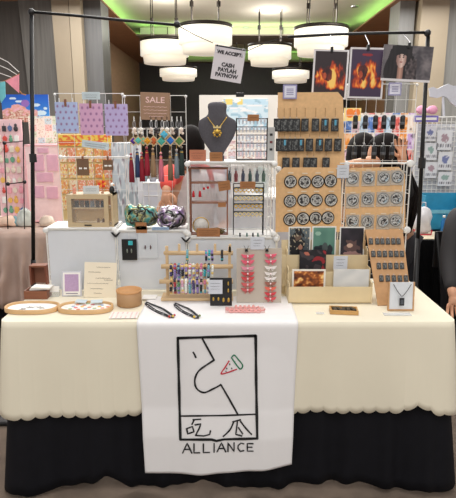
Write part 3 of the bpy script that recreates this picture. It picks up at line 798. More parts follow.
# things on the cabinet
signboard('label_stand', 'white label card standing on the wooden cabinet', 83, 183, 99, 191, 2.41, M('pale_paper', (214, 220, 222), 0.6), [('w', [(0.15, .85, .62), (.15, .8, .38)], 0.0006)], z0=ZCab)
c = P(102.5, 192, 2.43)
t = thing('flower_ornament', 'red and yellow flower ornament standing on the wooden cabinet', 'ornament', (c.x, 2.43, ZCab))
MB().lathe([(0.008, 0), (0.008, 0.004), (0.0025, 0.006), (0.002, 0.03)], n=12).build('stem', M('orn_stem', (170, 120, 90), 0.6), t, True)
for k in range(6):
    a_ = 2 * PI * k / 6; MB().ball((0.011 * math.cos(a_), 0, 0.042 + 0.010 * math.sin(a_)), 0.008, 8, 6, scale=(1, .5, 1)).build('petal', M('petal_%s' % ('red' if k % 2 else 'orange'), (226, 50, 30) if k % 2 else (244, 150, 40), 0.5), t, True)
MB().ball((0.008, 0, 0.072), 0.009, 8, 6, scale=(.6, .5, 1.9)).build('bud', M('petal_yellow', (244, 190, 60), 0.5), t, True)
c = P(112, 192, 2.43)
t = thing('bird_figurine', 'small black and white bird figurine on the wooden cabinet corner', 'figurine', (c.x, 2.43, ZCab))
MB().lathe([(0.008, 0), (0.012, 0.008), (0.012, 0.02), (0.007, 0.030), (0.002, 0.034)], n=14).build('body', m_blackp, t, True)
MB().ball((0.002, 0, 0.039), 0.009, 12, 8).build('head', m_paper, t, True)
MB().cyl((0.008, -0.004, 0.038), (0.016, -0.006, 0.036), 0.003, 8, r2=0.0005).build('beak', M('beak', (240, 160, 60), 0.5), t)
c = P(75, 192, 2.43)
t = thing('bear_figurine', 'tiny pink bear figurine at the left end of the cabinet top', 'figurine', (c.x, 2.42, ZCab))
MB().lathe([(0.007, 0), (0.009, 0.007), (0.006, 0.014), (0.003, 0.016)], n=12).build('body', M('bear_pink', (222, 150, 130), 0.6), t, True)
mb = MB(); mb.ball((0, 0, 0.020), 0.007, 10, 8).ball((-0.005, 0, 0.026), 0.003, 8, 6).ball((0.005, 0, 0.026), 0.003, 8, 6); mb.build('head', M('bear_pink', (222, 150, 130), 0.6), t, True)

# ---- iridescent bundles
def irid(name, cols):
    m = bpy.data.materials.new(name); m.use_nodes = True; nt = m.node_tree; b_ = nt.nodes['Principled BSDF']
    tc = nt.nodes.new('ShaderNodeTexCoord'); n_ = nt.nodes.new('ShaderNodeTexNoise'); n_.inputs['Scale'].default_value = 17; n_.inputs['Detail'].default_value = 1.5; n_.inputs['Distortion'].default_value = 1.6
    cr = nt.nodes.new('ShaderNodeValToRGB'); nt.links.new(tc.outputs['Object'], n_.inputs['Vector']); nt.links.new(n_.outputs['Fac'], cr.inputs[0]); nt.links.new(cr.outputs[0], b_.inputs['Base Color'])
    e = cr.color_ramp.elements; e[0].position = 0.28; e[0].color = L3(cols[0]); e[1].position = 0.72; e[1].color = L3(cols[-1])
    for i, c_ in enumerate(cols[1:-1]):
        q = e.new(0.28 + 0.44 * (i + 1) / (len(cols) - 1)); q.color = L3(c_)
    b_.inputs['Roughness'].default_value = 0.25; b_.inputs['Metallic'].default_value = 0.55
    return m
def bundle(label, x0, y0, x1, y1, m, mrim, seed, z):
    cx, z0_, z1_, w_ = box_at(x0, y0, x1, y1, 2.41); H = (z1_ - z)
    t = thing('iridescent_pouch', label, 'pouch', (cx, 2.42, z), 'iridescent pouches on the middle cube')
    def body(co):
        hx_ = w_ * .49; hz_ = H * .5; a_ = co.x / hx_; b_ = (co.z - hz_) / hz_; k_ = max(abs(a_), abs(b_), .01); g_ = (k_ / max(.01, math.hypot(a_, b_))) ** -0.55
        co = Vector((co.x * g_ * .88, co.y, hz_ + (co.z - hz_) * g_ * .88)); d = 1 + 0.16 * nz(co.x * 24 + seed, co.y * 24, co.z * 30)
        return Vector((co.x * d, co.y * d, max(0.001, co.z * (1 + 0.14 * nz(co.x * 45, seed, co.z * 45)))))
    MB().ball((0, 0, H * 0.5), 1, 36, 24, scale=(w_ * 0.56, 0.05, H * 0.50), fn=body).build('body', m, t, True)
    rr = random.Random(seed)
    for k in range(4):
        a0 = rr.uniform(-0.3, 0.4); ph = rr.random() * 6; cxx = rr.uniform(-.2, .2) * w_; cz = H * rr.uniform(0.36, 0.62)
        pts = [(cxx + w_ * rr.uniform(.22, .30) * math.cos(a_), -0.045 + 0.008 * math.sin(a_ * 3 + ph), cz + H * rr.uniform(.26, .34) * math.sin(a_ + a0)) for a_ in [2 * PI * i / 18 for i in range(18)]]
        MB().tube(pts, 0.0042, 6, closed=True).build('ruffle', [mrim, m][k % 2], t, True)
    return t
m_ir1 = irid('iridescent_teal', [(40, 50, 50), (96, 176, 172), (176, 172, 120), (60, 72, 72), (214, 210, 180)])  # both pouch ramps mix painted dark and white glints into the iridescent hues
m_ir2 = irid('iridescent_purple', [(56, 48, 62), (160, 132, 176), (206, 200, 206), (80, 70, 80), (176, 190, 170)])
m_dk = irid('dark_ruffle', [(20, 20, 24), (60, 58, 56), (90, 110, 104)])
bundle('teal and gold iridescent pouch on the middle cube', 123, 203.5, 158, 224.5, m_ir1, m_dk, 11, ZS2)
bundle('purple iridescent pouch to the right of the teal one', 156.5, 205, 187, 227, m_ir2, m_dk, 23, ZS2)
signboard('kraft_label', 'rounded brown label in front of the teal iridescent pouch', 135.5, 219, 146.5, 226.5, 2.366, m_kraft, [('w', [(.2, .8, .5)], 0.0005)], z0=ZS2)
signboard('kraft_label', 'brown label clipped to the shelf edge below the teal pouch', 136, 226, 147, 233, 2.366, m_kraft, [('w', [(.2, .8, .5)], 0.0005)])
signboard('shelf_label', 'long blue and white label along the middle cube edge', 152, 227, 169, 230, 2.366, M('blue_print', (150, 176, 206), 0.6), [('w', [(.1, .9, .5)], 0.0005)])
# cards hanging below
for (x0, y0, x1, y1, col, lab, mm) in ((122, 239, 137, 260, 'b', 'black card holding teal earrings hung on the left of two', m_blackp), (138.5, 233, 157.5, 258, 'w', 'clear sleeve holding rabbit-ear earrings hung on the right of two', m_clear2)):
    cx, z0, z1, w_ = box_at(x0, y0, x1, y1, 2.366); h = z1 - z0
    o = thing('earring_card', lab, 'earring card', (cx, 2.364, z0), 'earring cards hung on the middle cube')
    MB().b(-w_ / 2, w_ / 2, -0.001, 0.001, 0, h, bevel=0.0008).build('card', mm, o)
    for s_ in (-1, 1):
        MB().ball((s_ * w_ * .14, -0.004, h * .45), 0.005, 8, 6, scale=(.7, .5, 2.0)).build('earring', M('earr_' + col, (150, 160, 150) if col == 'b' else (120, 100, 100), 0.3, metal=0.6), o, True)
    if col == 'b': MB().b(-0.004, 0.016, -0.003, -0.001, h * .72, h * .92).build('ribbon', M('teal_ribbon', (60, 180, 190), 0.4), o)
    MB().cyl((0, 0.0, h - 0.003), (0, 0.004, ZS2 - z0 - 0.004), 0.001, 5).build('string', m_wire, o)

# ---- upper cube contents: wooden divider frame
Yd = 2.40
def locx(x, t, Y): return P(x, 195, Y).x - t.location.x
zt3 = P(208, 168, Yd).z
t = thing('wooden_divider', 'brown wooden frame with two shelves inside the upper wire cube', 'display frame', (P(208, 195, Yd).x, Yd, ZS3))
xw0, xw1 = locx(189.5, t, Yd), locx(228, t, Yd); Hh = zt3 - ZS3
for a_ in (xw0, xw1 - 0.006): MB().b(a_, a_ + 0.006, 0, 0.06, 0, Hh).build('side', m_brown, t)
for y_ in (183, 203):
    zz = P(208, y_, Yd).z - ZS3; MB().b(xw0 + .006, xw1 - .006, 0, 0.06, zz - 0.003, zz + 0.003).build('shelf', m_brown, t)
MB().b(xw0 + .006, xw1 - .006, 0, 0.06, Hh - .006, Hh).build('top_rail', m_brown, t)
MB().b(xw0 + .006, xw1 - .006, 0, 0.06, 0, .005).build('bottom_rail', m_brown, t)
m_rt = M('red_tassel', (196, 24, 40), 0.6)
for k, (x, y) in enumerate(((193.5, 197), (200, 197), (204, 190), (208, 189))):
    c = P(x, y, Yd - 0.006)
    o = thing('red_earring', 'small red drop earring, %s from the left in the wooden frame' % 'first second third fourth'.split()[k], 'earring', (c.x, Yd - 0.006, c.z), 'red earrings in the wooden frame')
    if k < 2:
        MB().lathe([(0.0065, 0), (0.006, 0.014), (0.003, 0.026), (0, 0.028)], n=10).build('tassel', m_rt, o, True)
        top = P(x, 183.5, Yd).z - c.z
        MB().cyl((0, 0, 0.027), (0, 0, top), 0.0009, 5).build('hook', m_silver, o)
    else:
        MB().ball((0, 0, 0.006), 0.006, 10, 8).build('bead', m_rt, o, True)
        MB().cyl((0, 0, 0.01), (0, 0, P(x, 183.5, Yd).z - c.z), 0.0009, 5).build('hook', m_silver, o)
c = P(200.5, 216, 2.38)
t = thing('coin_medallion', 'round silver-white medallion necklace leaning in the wooden frame', 'necklace', (c.x, 2.415, ZS3 + 0.008))
MB().lathe([(0.034, 0.004), (0.034, 0.0), (0.032, -0.002), (0, -0.002)][::-1], (0, 0, 0.036), n=28, axis='Y').build('disc', M('pearl_disc', (216, 212, 206), 0.4, n=0.15, scale=90), t, True)
MB().tube([(0.036 * math.cos(a_), -0.004, 0.036 + 0.036 * math.sin(a_)) for a_ in [2 * PI * i / 28 for i in range(28)]], 0.0022, 6, closed=True).build('rim', m_gold, t, True)
t = thing('bracelet_heap', 'low heap of dark gold chain bracelets at the wooden frame floor', 'bracelets', (P(218, 219, 2.42).x, 2.42, ZS3 + 0.006)); t['kind'] = 'stuff'
mb = MB()
for k in range(16):
    cxk, cyk, rk = rnd.uniform(-.022, .022), rnd.uniform(-.015, .015), rnd.uniform(.010, .018)
    mb.tube([(cxk + rk * math.cos(a_), cyk + rk * .7 * math.sin(a_), 0.003 + k * 0.0012 + 0.003 * math.sin(a_ * 2 + k)) for a_ in [2 * PI * i / 14 for i in range(14)]], 0.0017, 5, closed=True)
t2 = mb.build('chain', M('old_gold', (120, 104, 60), 0.4, metal=0.6), None, True); t2.location = t.location
for k_ in ('label', 'category', 'kind'): t2[k_] = t[k_]
bpy.data.objects.remove(t); t2.name = 'bracelet_heap'

# black rack with gold pieces (in the cube, in front)
Yb_ = 2.392
cx, z0, z1, w_ = box_at(233.5, 183.5, 263.5, 225, Yb_)
t = thing('ring_rack', 'black wire rack holding rows of gold rings in the upper cube', 'rack', (cx, Yb_, ZS3)); H = z1 - ZS3; W = w_ / 2
mb = MB()
for s_ in (-W, W): mb.cyl((s_, 0, 0.002), (s_, 0, H), 0.002, 6).cyl((s_, 0.05, 0.002), (s_, 0.05, H * .9), 0.002, 6).cyl((s_, 0, 0.003), (s_, 0.05, 0.003), 0.002, 6).cyl((s_, 0, H * .9), (s_, 0.05, H * .9), 0.002, 6)
for zz in (0.002, H): mb.cyl((-W, 0, zz), (W, 0, zz), 0.002, 6)
mb.build('wire_frame', m_black, t)
rows_ = []
for k, y_ in enumerate((188, 196, 204, 212)):
    zz = P(248, y_, Yb_).z - ZS3
    MB().b(-W, W, 0.004, 0.03, zz - 0.003, zz + 0.002).build('velvet_bar', m_blackp, t); rows_.append(zz)
nm = 'top second third bottom'.split()
for k, zz in enumerate(rows_):
    proto = None
    for j in range(7):
        x = -W + 0.012 + j * (2 * W - 0.024) / 6
        if proto is None:
            o = MB().tube([(0.0075 * math.cos(a_), 0, 0.0075 * math.sin(a_)) for a_ in [2 * PI * i / 10 for i in range(10)]], 0.0022, 5, closed=True).ball((0, -0.002, -.0075), 0.004, 6, 4).build('gold_ring', [m_gold, M('pale_gold', (226, 206, 150), 0.35, metal=0.5)][k % 2], None, True); proto = o
        else: o = proto.copy(); C.objects.link(o)
        o.location = (cx + x, Yb_ + 0.0, ZS3 + zz - 0.010)
        tag(o, 'gold ring, %s from left on the %s bar of the black rack' % ('first second third fourth fifth sixth seventh'.split()[j], nm[k]), 'ring', 'gold rings on the black rack')
signboard('kraft_label', 'brown label on top of the black ring rack', 240, 181.5, 255.5, 188.5, Yb_ - 0.006, m_kraft, [('w', [(.12, .88, .65), (.15, .8, .35)], 0.0006)])
signboard('kraft_label', 'brown label tilted on the wooden frame near its right side', 219, 181, 231, 190.5, Yd - 0.012, m_kraft, [('w', [(.12, .88, .65), (.15, .8, .35)], 0.0006)], tilt=-0.15)
signboard('kraft_label', 'small brown label on the lower shelf of the wooden frame', 218, 202.5, 226, 207, Yd - 0.012, m_kraft, [])
signboard('kraft_label', 'long brown label standing on the shelf in front of the wooden frame', 196.5, 222, 220, 230.5, 2.37, m_kraft, [('w', [(.1, .9, .7), (.1, .9, .45), (.12, .8, .22)], 0.0006)], z0=ZS3, lean=-0.1)
# bottles hung at the back of cube
for k, x in enumerate((229.5, 236, 243, 250, 257, 263.5)):
    c = P(x, 182, 2.49); col = [(110, 134, 140), (196, 112, 120), (100, 112, 140), (90, 120, 118), (120, 130, 150), (110, 140, 130)][k]
    o = thing('charm_bottle', 'small bottle-shaped charm hanging at the cube back, %s from the left' % 'first second third fourth fifth sixth'.split()[k], 'charm', (c.x, 2.49, c.z), 'bottle charms at the back of the upper cube')
    MB().lathe([(0.0, 0), (0.008, 0.002), (0.0085, 0.034), (0.004, 0.044), (0.004, 0.052)], n=12).build('bottle', M('bottle%d' % k, col, 0.25), o, True)
    MB().cyl((0, 0, .052), (0, 0, .060), 0.005, 10).build('cap', m_silver, o)
    MB().cyl((0, 0, .06), (0, 0, zt2 - c.z - 0.006), 0.001, 5).build('string', m_wire, o)
# figurines along the shelf edge
for k, x in enumerate((240, 247, 253, 258)):
    c = P(x, 229, 2.375)
    o = thing('tiny_figurine', 'tiny dark cat figurine on the shelf edge below the ring rack, %s from the left' % 'first second third fourth'.split()[k], 'figurine', (c.x, 2.376, ZS3), 'tiny figurines on the shelf edge')
    MB().lathe([(0.005, 0), (0.006, 0.004), (0.0035, 0.009), (0.003, .010)], n=10).build('body', M('fig%d' % (k % 2), [(50, 52, 56), (90, 120, 110)][k % 2], 0.4), o, True)
    MB().ball((0, 0, 0.012), 0.004, 8, 6).ball((-0.0025, 0, .016), 0.0015, 5, 4).ball((0.0025, 0, .016), 0.0015, 5, 4).build('head', M('fig%d' % (k % 2), (50, 52, 56), 0.4), o, True)
MB_ = MB().b(-0.02, 0.02, -0.001, 0.001, 0, 0.006)
# ---- necklace bust on top shelf
Yn = 2.43
c = P(217.5, 156, Yn); zt_ = P(217.5, 102, Yn).z
t = thing('necklace_bust', 'dark grey fabric necklace bust standing on the upper cube', 'display bust', (c.x, Yn, ZS4)); H = zt_ - ZS4
m_bust = M('bust_fabric', (84, 82, 88), 0.85, n=0.12, scale=120)
k_ = P(218, 130, Yn).x; pxm = (P(236, 120, Yn).x - P(198.5, 120, Yn).x) / 37.5
bmq = MB()
prof = [(1.0, 3.5, 2.5), (0.99, 7.0, 4.6), (0.965, 9.0, 5.6), (0.92, 9.6, 6), (0.86, 8.9, 6.2), (0.80, 9.2, 6.2), (0.755, 11.5, 6), (0.72, 15.5, 5.6), (0.685, 18.3, 5.2), (0.62, 19.0, 5), (0.52, 18.8, 5), (0.40, 16.2, 4.8), (0.28, 12.0, 4), (0.16, 7.4, 3.4), (0.08, 5.6, 3)]
rings = []
for (hz, rx, ry) in prof[::-1]:
    ring = []
    for q in range(28):
        a_ = 2 * PI * q / 28
        yy = -ry * math.sin(a_) * pxm * (1 if math.sin(a_) > 0 else 0.55)
        ring.append(bmq.bm.verts.new((rx * pxm * math.cos(a_), -yy * -1, hz * H)))
    rings.append(ring)
for A, B_ in zip(rings, rings[1:]):
    for q in range(28): bmq.face([A[q], A[(q + 1) % 28], B_[(q + 1) % 28], B_[q]])
bmq.face(rings[0]); bmq.face(rings[-1])
bmq.build('bust', m_bust, t, True)
MB().b(-0.03, 0.03, -0.022, 0.022, 0, H * 0.09, bevel=0.002).build('base', m_bust, t)
tn = thing('gold_necklace', 'gold chain necklace with an ornate crest pendant on the grey bust', 'necklace', (c.x, Yn - 0.05, ZS4 + H * 0.55))
pts = []
for i in range(25):
    u = -1 + 2 * i / 24
    zc = H * (0.745 - 0.55) * 1.0; zz = zc * abs(u) ** 1.25 + 0.0
    pts.append((u * 9.4 * pxm, 0.016 * abs(u) ** 2 + 0.004 + 0.006 * abs(u), zz + 0.0))
MB().tube(pts, 0.0016, 6).build('chain', m_gold, tn, True)
mb = MB(); mb.ball((0, 0, -0.012), 0.011, 12, 8, scale=(1.0, .4, .9))
for a_ in range(0, 360, 45): mb.ball((0.015 * math.cos(R(a_)), 0, -0.018 + 0.013 * math.sin(R(a_))), 0.0055, 8, 6, scale=(1, .5, 1))
mb.build('pendant', m_gold, tn, True)
MB().prism([(-.016, .002), (-.018, .014), (-.008, .006), (0, .016), (.008, .006), (.018, .014), (.016, .002)], -0.002, 0.002).build('crown', M('pale_gold', (226, 206, 150), 0.35, metal=0.5), tn)
MB().ball((0, -0.005, -0.026), 0.005, 8, 6).build('gem', m_blackp, tn, True)
signboard('kraft_label', 'brown label standing at the foot of the grey bust', 209.5, 153, 222.5, 162, Yn - 0.045, m_kraft, [('w', [(.15, .85, .7), (.15, .8, .4)], 0.0006)], z0=ZS4)
signboard('kraft_label', 'reddish brown label card on the upper shelf left of the grey bust', 189.5, 150.5, 206, 161.5, 2.41, M('terracotta_card', (178, 112, 84), 0.8), [('w', [(.12, .88, .7), (.12, .8, .45), (.2, .7, .25)], 0.0006)], z0=ZS4, lean=-0.12)
# ---- black earring tower
Ye = 2.46
cx, z0, z1, w_ = box_at(236.5, 118, 267, 160, Ye)
t = thing('earring_tower', 'black wire earring tower right of the grey bust', 'rack', (cx, Ye, ZS4)); H = z1 - ZS4; W = w_ / 2
mb = MB()
for s_ in (-W, W): mb.cyl((s_, 0, 0), (s_, 0, H), 0.0028, 6)
for k in range(6):
    zz = H * (k + 0.12) / 5.2; mb.cyl((-W, 0, zz), (W, 0, zz), 0.0022, 6)
mb.build('wire_frame', m_black, t)
MB().b(-W, W, -.02, .03, 0, 0.004).build('base', m_black, t)
pr = MB().b(-0.004, 0.004, -0.002, 0.002, -0.016, 0, bevel=0.001).ball((0, -0.002, -0.02), 0.0035, 6, 4).build('drop_earring', M('drop_silver', (186, 190, 200), 0.3, metal=0.4), None)
n_ = 0
for k in range(1, 6):
    zz = H * (k + 0.12) / 5.2
    for j in range(8):
        o = pr if n_ == 0 else pr.copy()
        if n_: C.objects.link(o)
        n_ += 1
        o.location = (cx - W + 0.012 + j * (2 * W - 0.024) / 7, Ye - 0.005, ZS4 + zz - 0.001)
        tag(o, 'silvery earring on the black tower, bar %s from the bottom, %s from left' % ('one two three four five'.split()[k - 1], 'first second third fourth fifth sixth seventh eighth'.split()[j]), 'earring', 'drop earrings on the black tower')
signboard('kraft_label', 'brown label clipped on top of the black earring tower', 247.5, 114.5, 259, 121, Ye - 0.008, m_kraft, [('w', [(.15, .85, .5)], 0.0006)])

# ================================================================== cork boards at the right
def board(name, label, pts_px, Y, m=m_cork, th=0.006, zb=None):
    c = P(sum(p[0] for p in pts_px) / len(pts_px), max(p[1] for p in pts_px), Y)
    t = thing(name, label, 'board', (c.x, Y, c.z), 'cork display boards')
    pts = [P(x, y, Y) for x, y in pts_px]; MB().prism([(p.x - c.x, p.z - c.z) for p in pts], 0, th).build('panel', m, t)
    return t
YBo = 2.47
tallb = board('cork_board', 'tall cork board hung with rows of black tags', [(277.5, 168.5), (345, 170), (343, 98), (338, 92), (278, 92.5)], YBo + 0.03)
b2 = board('cork_board', 'cork board holding twelve round badges, below the tall tag board', [(275.5, 232), (341, 232), (341, 174), (335, 167.5), (284, 167.5), (276, 175)], YBo)
b3 = board('cork_board', 'cork board holding twelve sleeved round badges, below the capsule grid', [(345.5, 232), (405.5, 232), (405, 174), (399, 167), (351, 168), (345.5, 173)], YBo + 0.008)
# wire cubes behind the boards
cube(P(278, 200, 2.485).x, P(342, 200, 2.485).x, DZ + 0.001, P(300, 168, 2.485).z, 'tall wire cube standing behind the badge cork board', False, Yf=2.49, shelf=False)
cube(P(345, 200, 2.485).x, P(409, 200, 2.485).x, DZ + 0.001, P(370, 163, 2.485).z, 'tall wire cube standing behind the sleeved badge board at the right', False, Yf=2.49, shelf=False)

def badge_face(r, seed, style):
    bm = bmesh.new(); nr, ns = 12, 36; c0 = bm.verts.new((0, 0, 0)); rings = []
    for i in range(1, nr + 1): rings.append([bm.verts.new((r * i / nr * math.cos(2 * PI * k / ns), 0, r * i / nr * math.sin(2 * PI * k / ns))) for k in range(ns)])
    for k in range(ns):
        bm.faces.new([c0, rings[0][(k + 1) % ns], rings[0][k]])
        for A, B_ in zip(rings, rings[1:]): bm.faces.new([A[k], A[(k + 1) % ns], B_[(k + 1) % ns], B_[k]])
    me = bpy.data.meshes.new('face'); bmesh.ops.recalc_face_normals(bm, faces=bm.faces); bm.to_mesh(me); bm.free()
    at = me.color_attributes.new('print', 'FLOAT_COLOR', 'POINT')
    base = (206, 208, 208) if style else (188, 188, 184)
    for v in me.vertices:
        u, w2 = v.co.x / r, v.co.z / r
        s_ = nz(u * 1.9 + seed * 3.7, w2 * 1.9 - seed, seed) + 0.35 * nz(u * 5 + seed, w2 * 5, seed)
        c = base
        if style and u * .3 - w2 * .2 > 0.18: c = (176, 200, 214)
        if s_ > 0.07: c = (52, 50, 52)
        elif s_ < -0.22: c = (120, 118, 116)
        if math.hypot(u, w2) > 0.86: c = (214, 212, 206)
        at.data[v.index].color = L3(c)
    return me
rowsn = ['top', 'middle', 'bottom']; coln = ['first', 'second', 'third', 'fourth']
G2 = [[(290.5, 181.5), (304.6, 182), (317.8, 181.5), (330.5, 180.7)], [(290, 201), (303.6, 200), (316.2, 200), (331, 200)], [(289.7, 219.3), (303, 218.5), (315.5, 218), (327.8, 217.6)]]
G3 = [[(352.5, 178.4), (368.3, 178), (383.6, 177.5), (397.3, 177)], [(352.5, 200.4), (367.6, 199), (383, 198.6), (396.4, 198.2)], [(352.5, 221.4), (367.3, 221.4), (383, 221.4), (395.5, 220.5)]]
def badges(G, rpx, Y, style, where, group):
    for r_i, row in enumerate(G):
        for c_i, (x, y) in enumerate(row):
            c = P(x, y, Y); r = (P(x + rpx, y, Y).x - c.x)
            o = thing('round_badge', 'round %s badge, %s from left in %s row of %s' % ('plastic-sleeved' if style else 'black-rimmed', coln[c_i], rowsn[r_i], where), 'badge', (c.x, Y, c.z), group)
            if style: MB().b(-r * 1.12, r * 1.12, -0.0035, -0.001, -r * 1.35, r * 1.15, bevel=0.001).build('sleeve', M('badge_sleeve', (214, 208, 196), 0.2, alpha=0.5), o)
            rim = m_blackp if not style else M('badge_rim_grey', (120, 122, 124), 0.35)
            MB().lathe([(r * 0.80, 0.005), (r * 0.9, 0.0065), (r * 0.98, 0.005), (r, 0.0), (r * 0.9, 0.0)], n=32, axis='Y').build('rim', rim, o, True)
            me = badge_face(r * 0.84, r_i * 4 + c_i + (20 if style else 1), style); f = link('face', me, printed(), o); f.location = (0, -0.0054, 0)
            MB().b(-0.012, 0.012, -0.0012, 0.0, r * 1.22, r * 1.42).build('caption', M('pale_tag', (232, 212, 184), 0.7), o)
badges(G2, 6.5, YBo - 0.001, False, 'the left badge board', 'round badges on the left badge board')
badges(G3, 6.0, YBo + 0.007, True, 'the right badge board', 'round badges on the right badge board')

# grey control strip at the left of the tall board
cx, z0, z1, w_ = box_at(268.5, 127, 275.5, 160, 2.44)
t = thing('switch_strip', 'slim grey upright strip with dark buttons left of the tall cork board', 'strip', (cx - .004, 2.44, ZS4)); h = z1 - ZS4 + (z1 - z0) * 0 + .0
h = P(272, 127, 2.44).z - ZS4
MB().b(-w_ / 2, w_ / 2, 0, .012, 0, h, bevel=.002).build('housing', M('strip_grey', (176, 176, 174), .5), t)
for k in range(3): MB().b(-.006, .006, -.002, 0, h * (.3 + .22 * k), h * (.3 + .22 * k) + .010, bevel=.0006).build('button', M('button_red', (110, 50, 50), .5) if k == 1 else m_blackp, t)
# black hanging tags
def make_tag(w_, h_, th=0.006):
    t = thing('hanging_tag', '', 'keychain', (0, 0, 0))
    MB().b(-w_ / 2, w_ / 2, -th, 0, -h_, 0, bevel=0.0015).build('body', m_blackp, t)
    def fn(u, v):
        s_ = nz(u * 3 + w_ * 900, v * 5, 4.4) + .4 * nz(u * 9, v * 9)
        return (104, 106, 104) if s_ > 0.12 else ((60, 62, 64) if s_ > -.1 else (36, 36, 38))
    o = painted('artwork', w_ * .74, h_ * .8, 14, 20, fn, t, t=0.0004); o.location = (0, -th - 0.0006, -h_ * .9)
    return t
protos = {}
def put_tags(rows, Ybd, hgt, pegup, where, group, wpx, accent=None, peg=True):
    for r_i, (y, xs, rn) in enumerate(rows):
        for k, x in enumerate(xs):
            Y = Ybd - 0.012 - (0.004 if k % 2 else 0)
            c = P(x, y, Y); key = (round(hgt, 2), wpx)
            if key not in protos:
                a_ = P(x - wpx / 2, y, Y).x; b_ = P(x + wpx / 2, y, Y).x; hh = P(x, y, Y).z - P(x, y + hgt, Y).z
                o = make_tag(b_ - a_, hh); protos[key] = o
                MB().tube([(0.003 * math.cos(q), -0.003, 0.003 + 0.0045 * math.sin(q)) for q in [2 * PI * i / 10 for i in range(10)]], 0.0007, 4, closed=True).build('ring', m_silver, o)
                if peg: MB().cyl((0, -.003, 0.006), (0, -.003, pegup), 0.0011, 5).cyl((0, -.003, pegup), (0, 0.0115, pegup), 0.0011, 5).build('hook', M('brass_hook', (170, 130, 86), 0.4, metal=0.5), o)
                o.location = c
            else: o = dup(protos[key], c)
            o.location.y = Y
            n = len(xs)
            o['label'] = 'black rectangular tag, %s from left in %s row of %s' % ('first second third fourth fifth sixth seventh eighth ninth'.split()[k], rn, where); o['group'] = group
            if accent and (r_i, k) in accent:
                q = MB().b(-0.003, 0.006, -0.0085, -0.0075, -0.03, -0.006).build('glitter_stripe', M('blue_foil', (96, 168, 196), 0.3, metal=0.3), o)
    return
put_tags([(118.5, (277.5, 284, 290, 296.5, 305, 315.5, 325, 335), 'top'), (138.5, (279.5, 284.5, 290, 295, 300.5, 309.5, 319.5, 328.5, 338), 'middle'), (157.5, (286, 296, 307, 313.5, 326), 'bottom')], YBo + 0.03, 13, 0.045, 'the tall cork board', 'black tags on the tall cork board', 7.4, accent={(0, 6), (0, 7), (1, 1), (1, 6), (1, 4)})

# capsules on right grid
m_cap = M('capsule_black', (26, 26, 28), 0.3)
proto = None
for r_i, (y0, xs, rn) in enumerate(((115, (355, 365, 375, 383.5, 392.5, 402), 'upper'), (145, (354, 363.5, 373.5, 382.5, 391.5), 'lower'))):
    for k, x in enumerate(xs):
        Y = YG - 0.028; c = P(x, y0 + 14, Y); H = P(x, y0, Y).z - c.z
        if proto is None:
            o = thing('capsule_keychain', '', 'keychain', c, ''); proto = o
            MB().lathe([(0.009, 0), (0.0115, 0.002), (0.0115, H - .008), (0.008, H - .002), (0.003, H)], n=14).build('capsule', m_cap, o, True)
            MB().lathe([(0.012, H * .30), (0.0122, H * .31), (0.0122, H * .5), (0.012, H * .51)], n=14).build('band', M('capsule_band', (96, 98, 102), 0.3, metal=0.5), o, True)
            MB().tube([(0.004 * math.cos(q), 0, H + 0.005 + 0.007 * math.sin(q)) for q in [2 * PI * i / 10 for i in range(10)]], 0.001, 4, closed=True).build('ring', m_silver, o)
            MB().cyl((0, 0, H + .01), (0, 0.026, H + .010), 0.001, 5).build('hook', m_wire, o)
        else: o = dup(proto, c)
        o['label'] = 'black capsule keychain, %s from left in %s row of the right grid' % ('first second third fourth fifth sixth'.split()[k], rn); o['group'] = 'black capsule keychains on the right grid'; o['category'] = 'keychain'

# square lilac labels
def lilac(label, x0, y0, x1, y1, Y):
    cx, z0, z1, w_ = box_at(x0, y0, x1, y1, Y); h = z1 - z0
    t = thing('square_label', label, 'label', (cx, Y, z0), 'square lilac framed labels')
    MB().b(-w_ / 2, w_ / 2, 0, 0.003, 0, h, bevel=0.001).build('frame', M('lilac_frame', (150, 146, 186), 0.5), t)
    MB().b(-w_ * .4, w_ * .4, -0.001, 0.0, h * .1, h * .9).build('card', M('pale_lilac', (222, 222, 236), 0.6), t)
    mb = MB()
    for v in (.3, .42, .54, .66): mb.b(-w_ * .25, w_ * .25, -0.0015, -0.0008, h * v, h * (v + .05))
    mb.build('print', M('lilac_ink', (128, 126, 168), 0.6), t)
lilac('lilac framed square label clipped on the tall cork board top', 283, 84.5, 297, 99, YBo + 0.018)
lilac('lilac framed square label hung on the capsule grid below the portrait', 388.5, 82.5, 401.5, 95.5, YG - 0.02)
signboard('plain_label', 'white label between the two badge boards', 337, 165, 349, 178, YBo - 0.006, M('greyish_paper', (208, 212, 220), 0.6), [('w', [(.2, .8, .75), (.2, .75, .5), (.2, .7, .3)], 0.0005)], th=0.002)

# round connectors of the right cubes
for (x, y, w2) in ((273.5, 164, 'left of the badge board top'), (410.5, 163.5, 'at the top right of the right badge board'), (407, 230, 'at the lower right of the right badge board'), (276.5, 238, 'at the lower left of the badge board')):
    c = P(x, y, YBo - 0.006)
    o = MB().lathe([(0, 0.007), (0.012, 0.007), (0.0165, 0.004), (0.0165, -.004), (0.0, -.004)][::-1], n=20, axis='Y').build('round_connector', m_white, None, True); o.location = c
    tag(o, 'white round plastic connector ' + w2, 'connector', 'white round cube connectors')
mb = MB()
xA, xB = P(276, 164, YC), P(410, 163.5, YC)
o = MB().cyl((0, 0, 0), (xB.x - P(345, 164, YC).x, 0, 0), 0.003, 8).build('top_wire', m_wire); o.location = P(345, 165, YC) + Vector((0, 2.486 - YC, 0)); o.scale = (.98, 1, 1)
tag(o, 'thick white wire running above the sleeved badge board', 'wire')
o = MB(); 
x_, zt_, zb_ = P(409, 165, YC).x, P(409, 165, YC).z, P(407, 232, YC).z
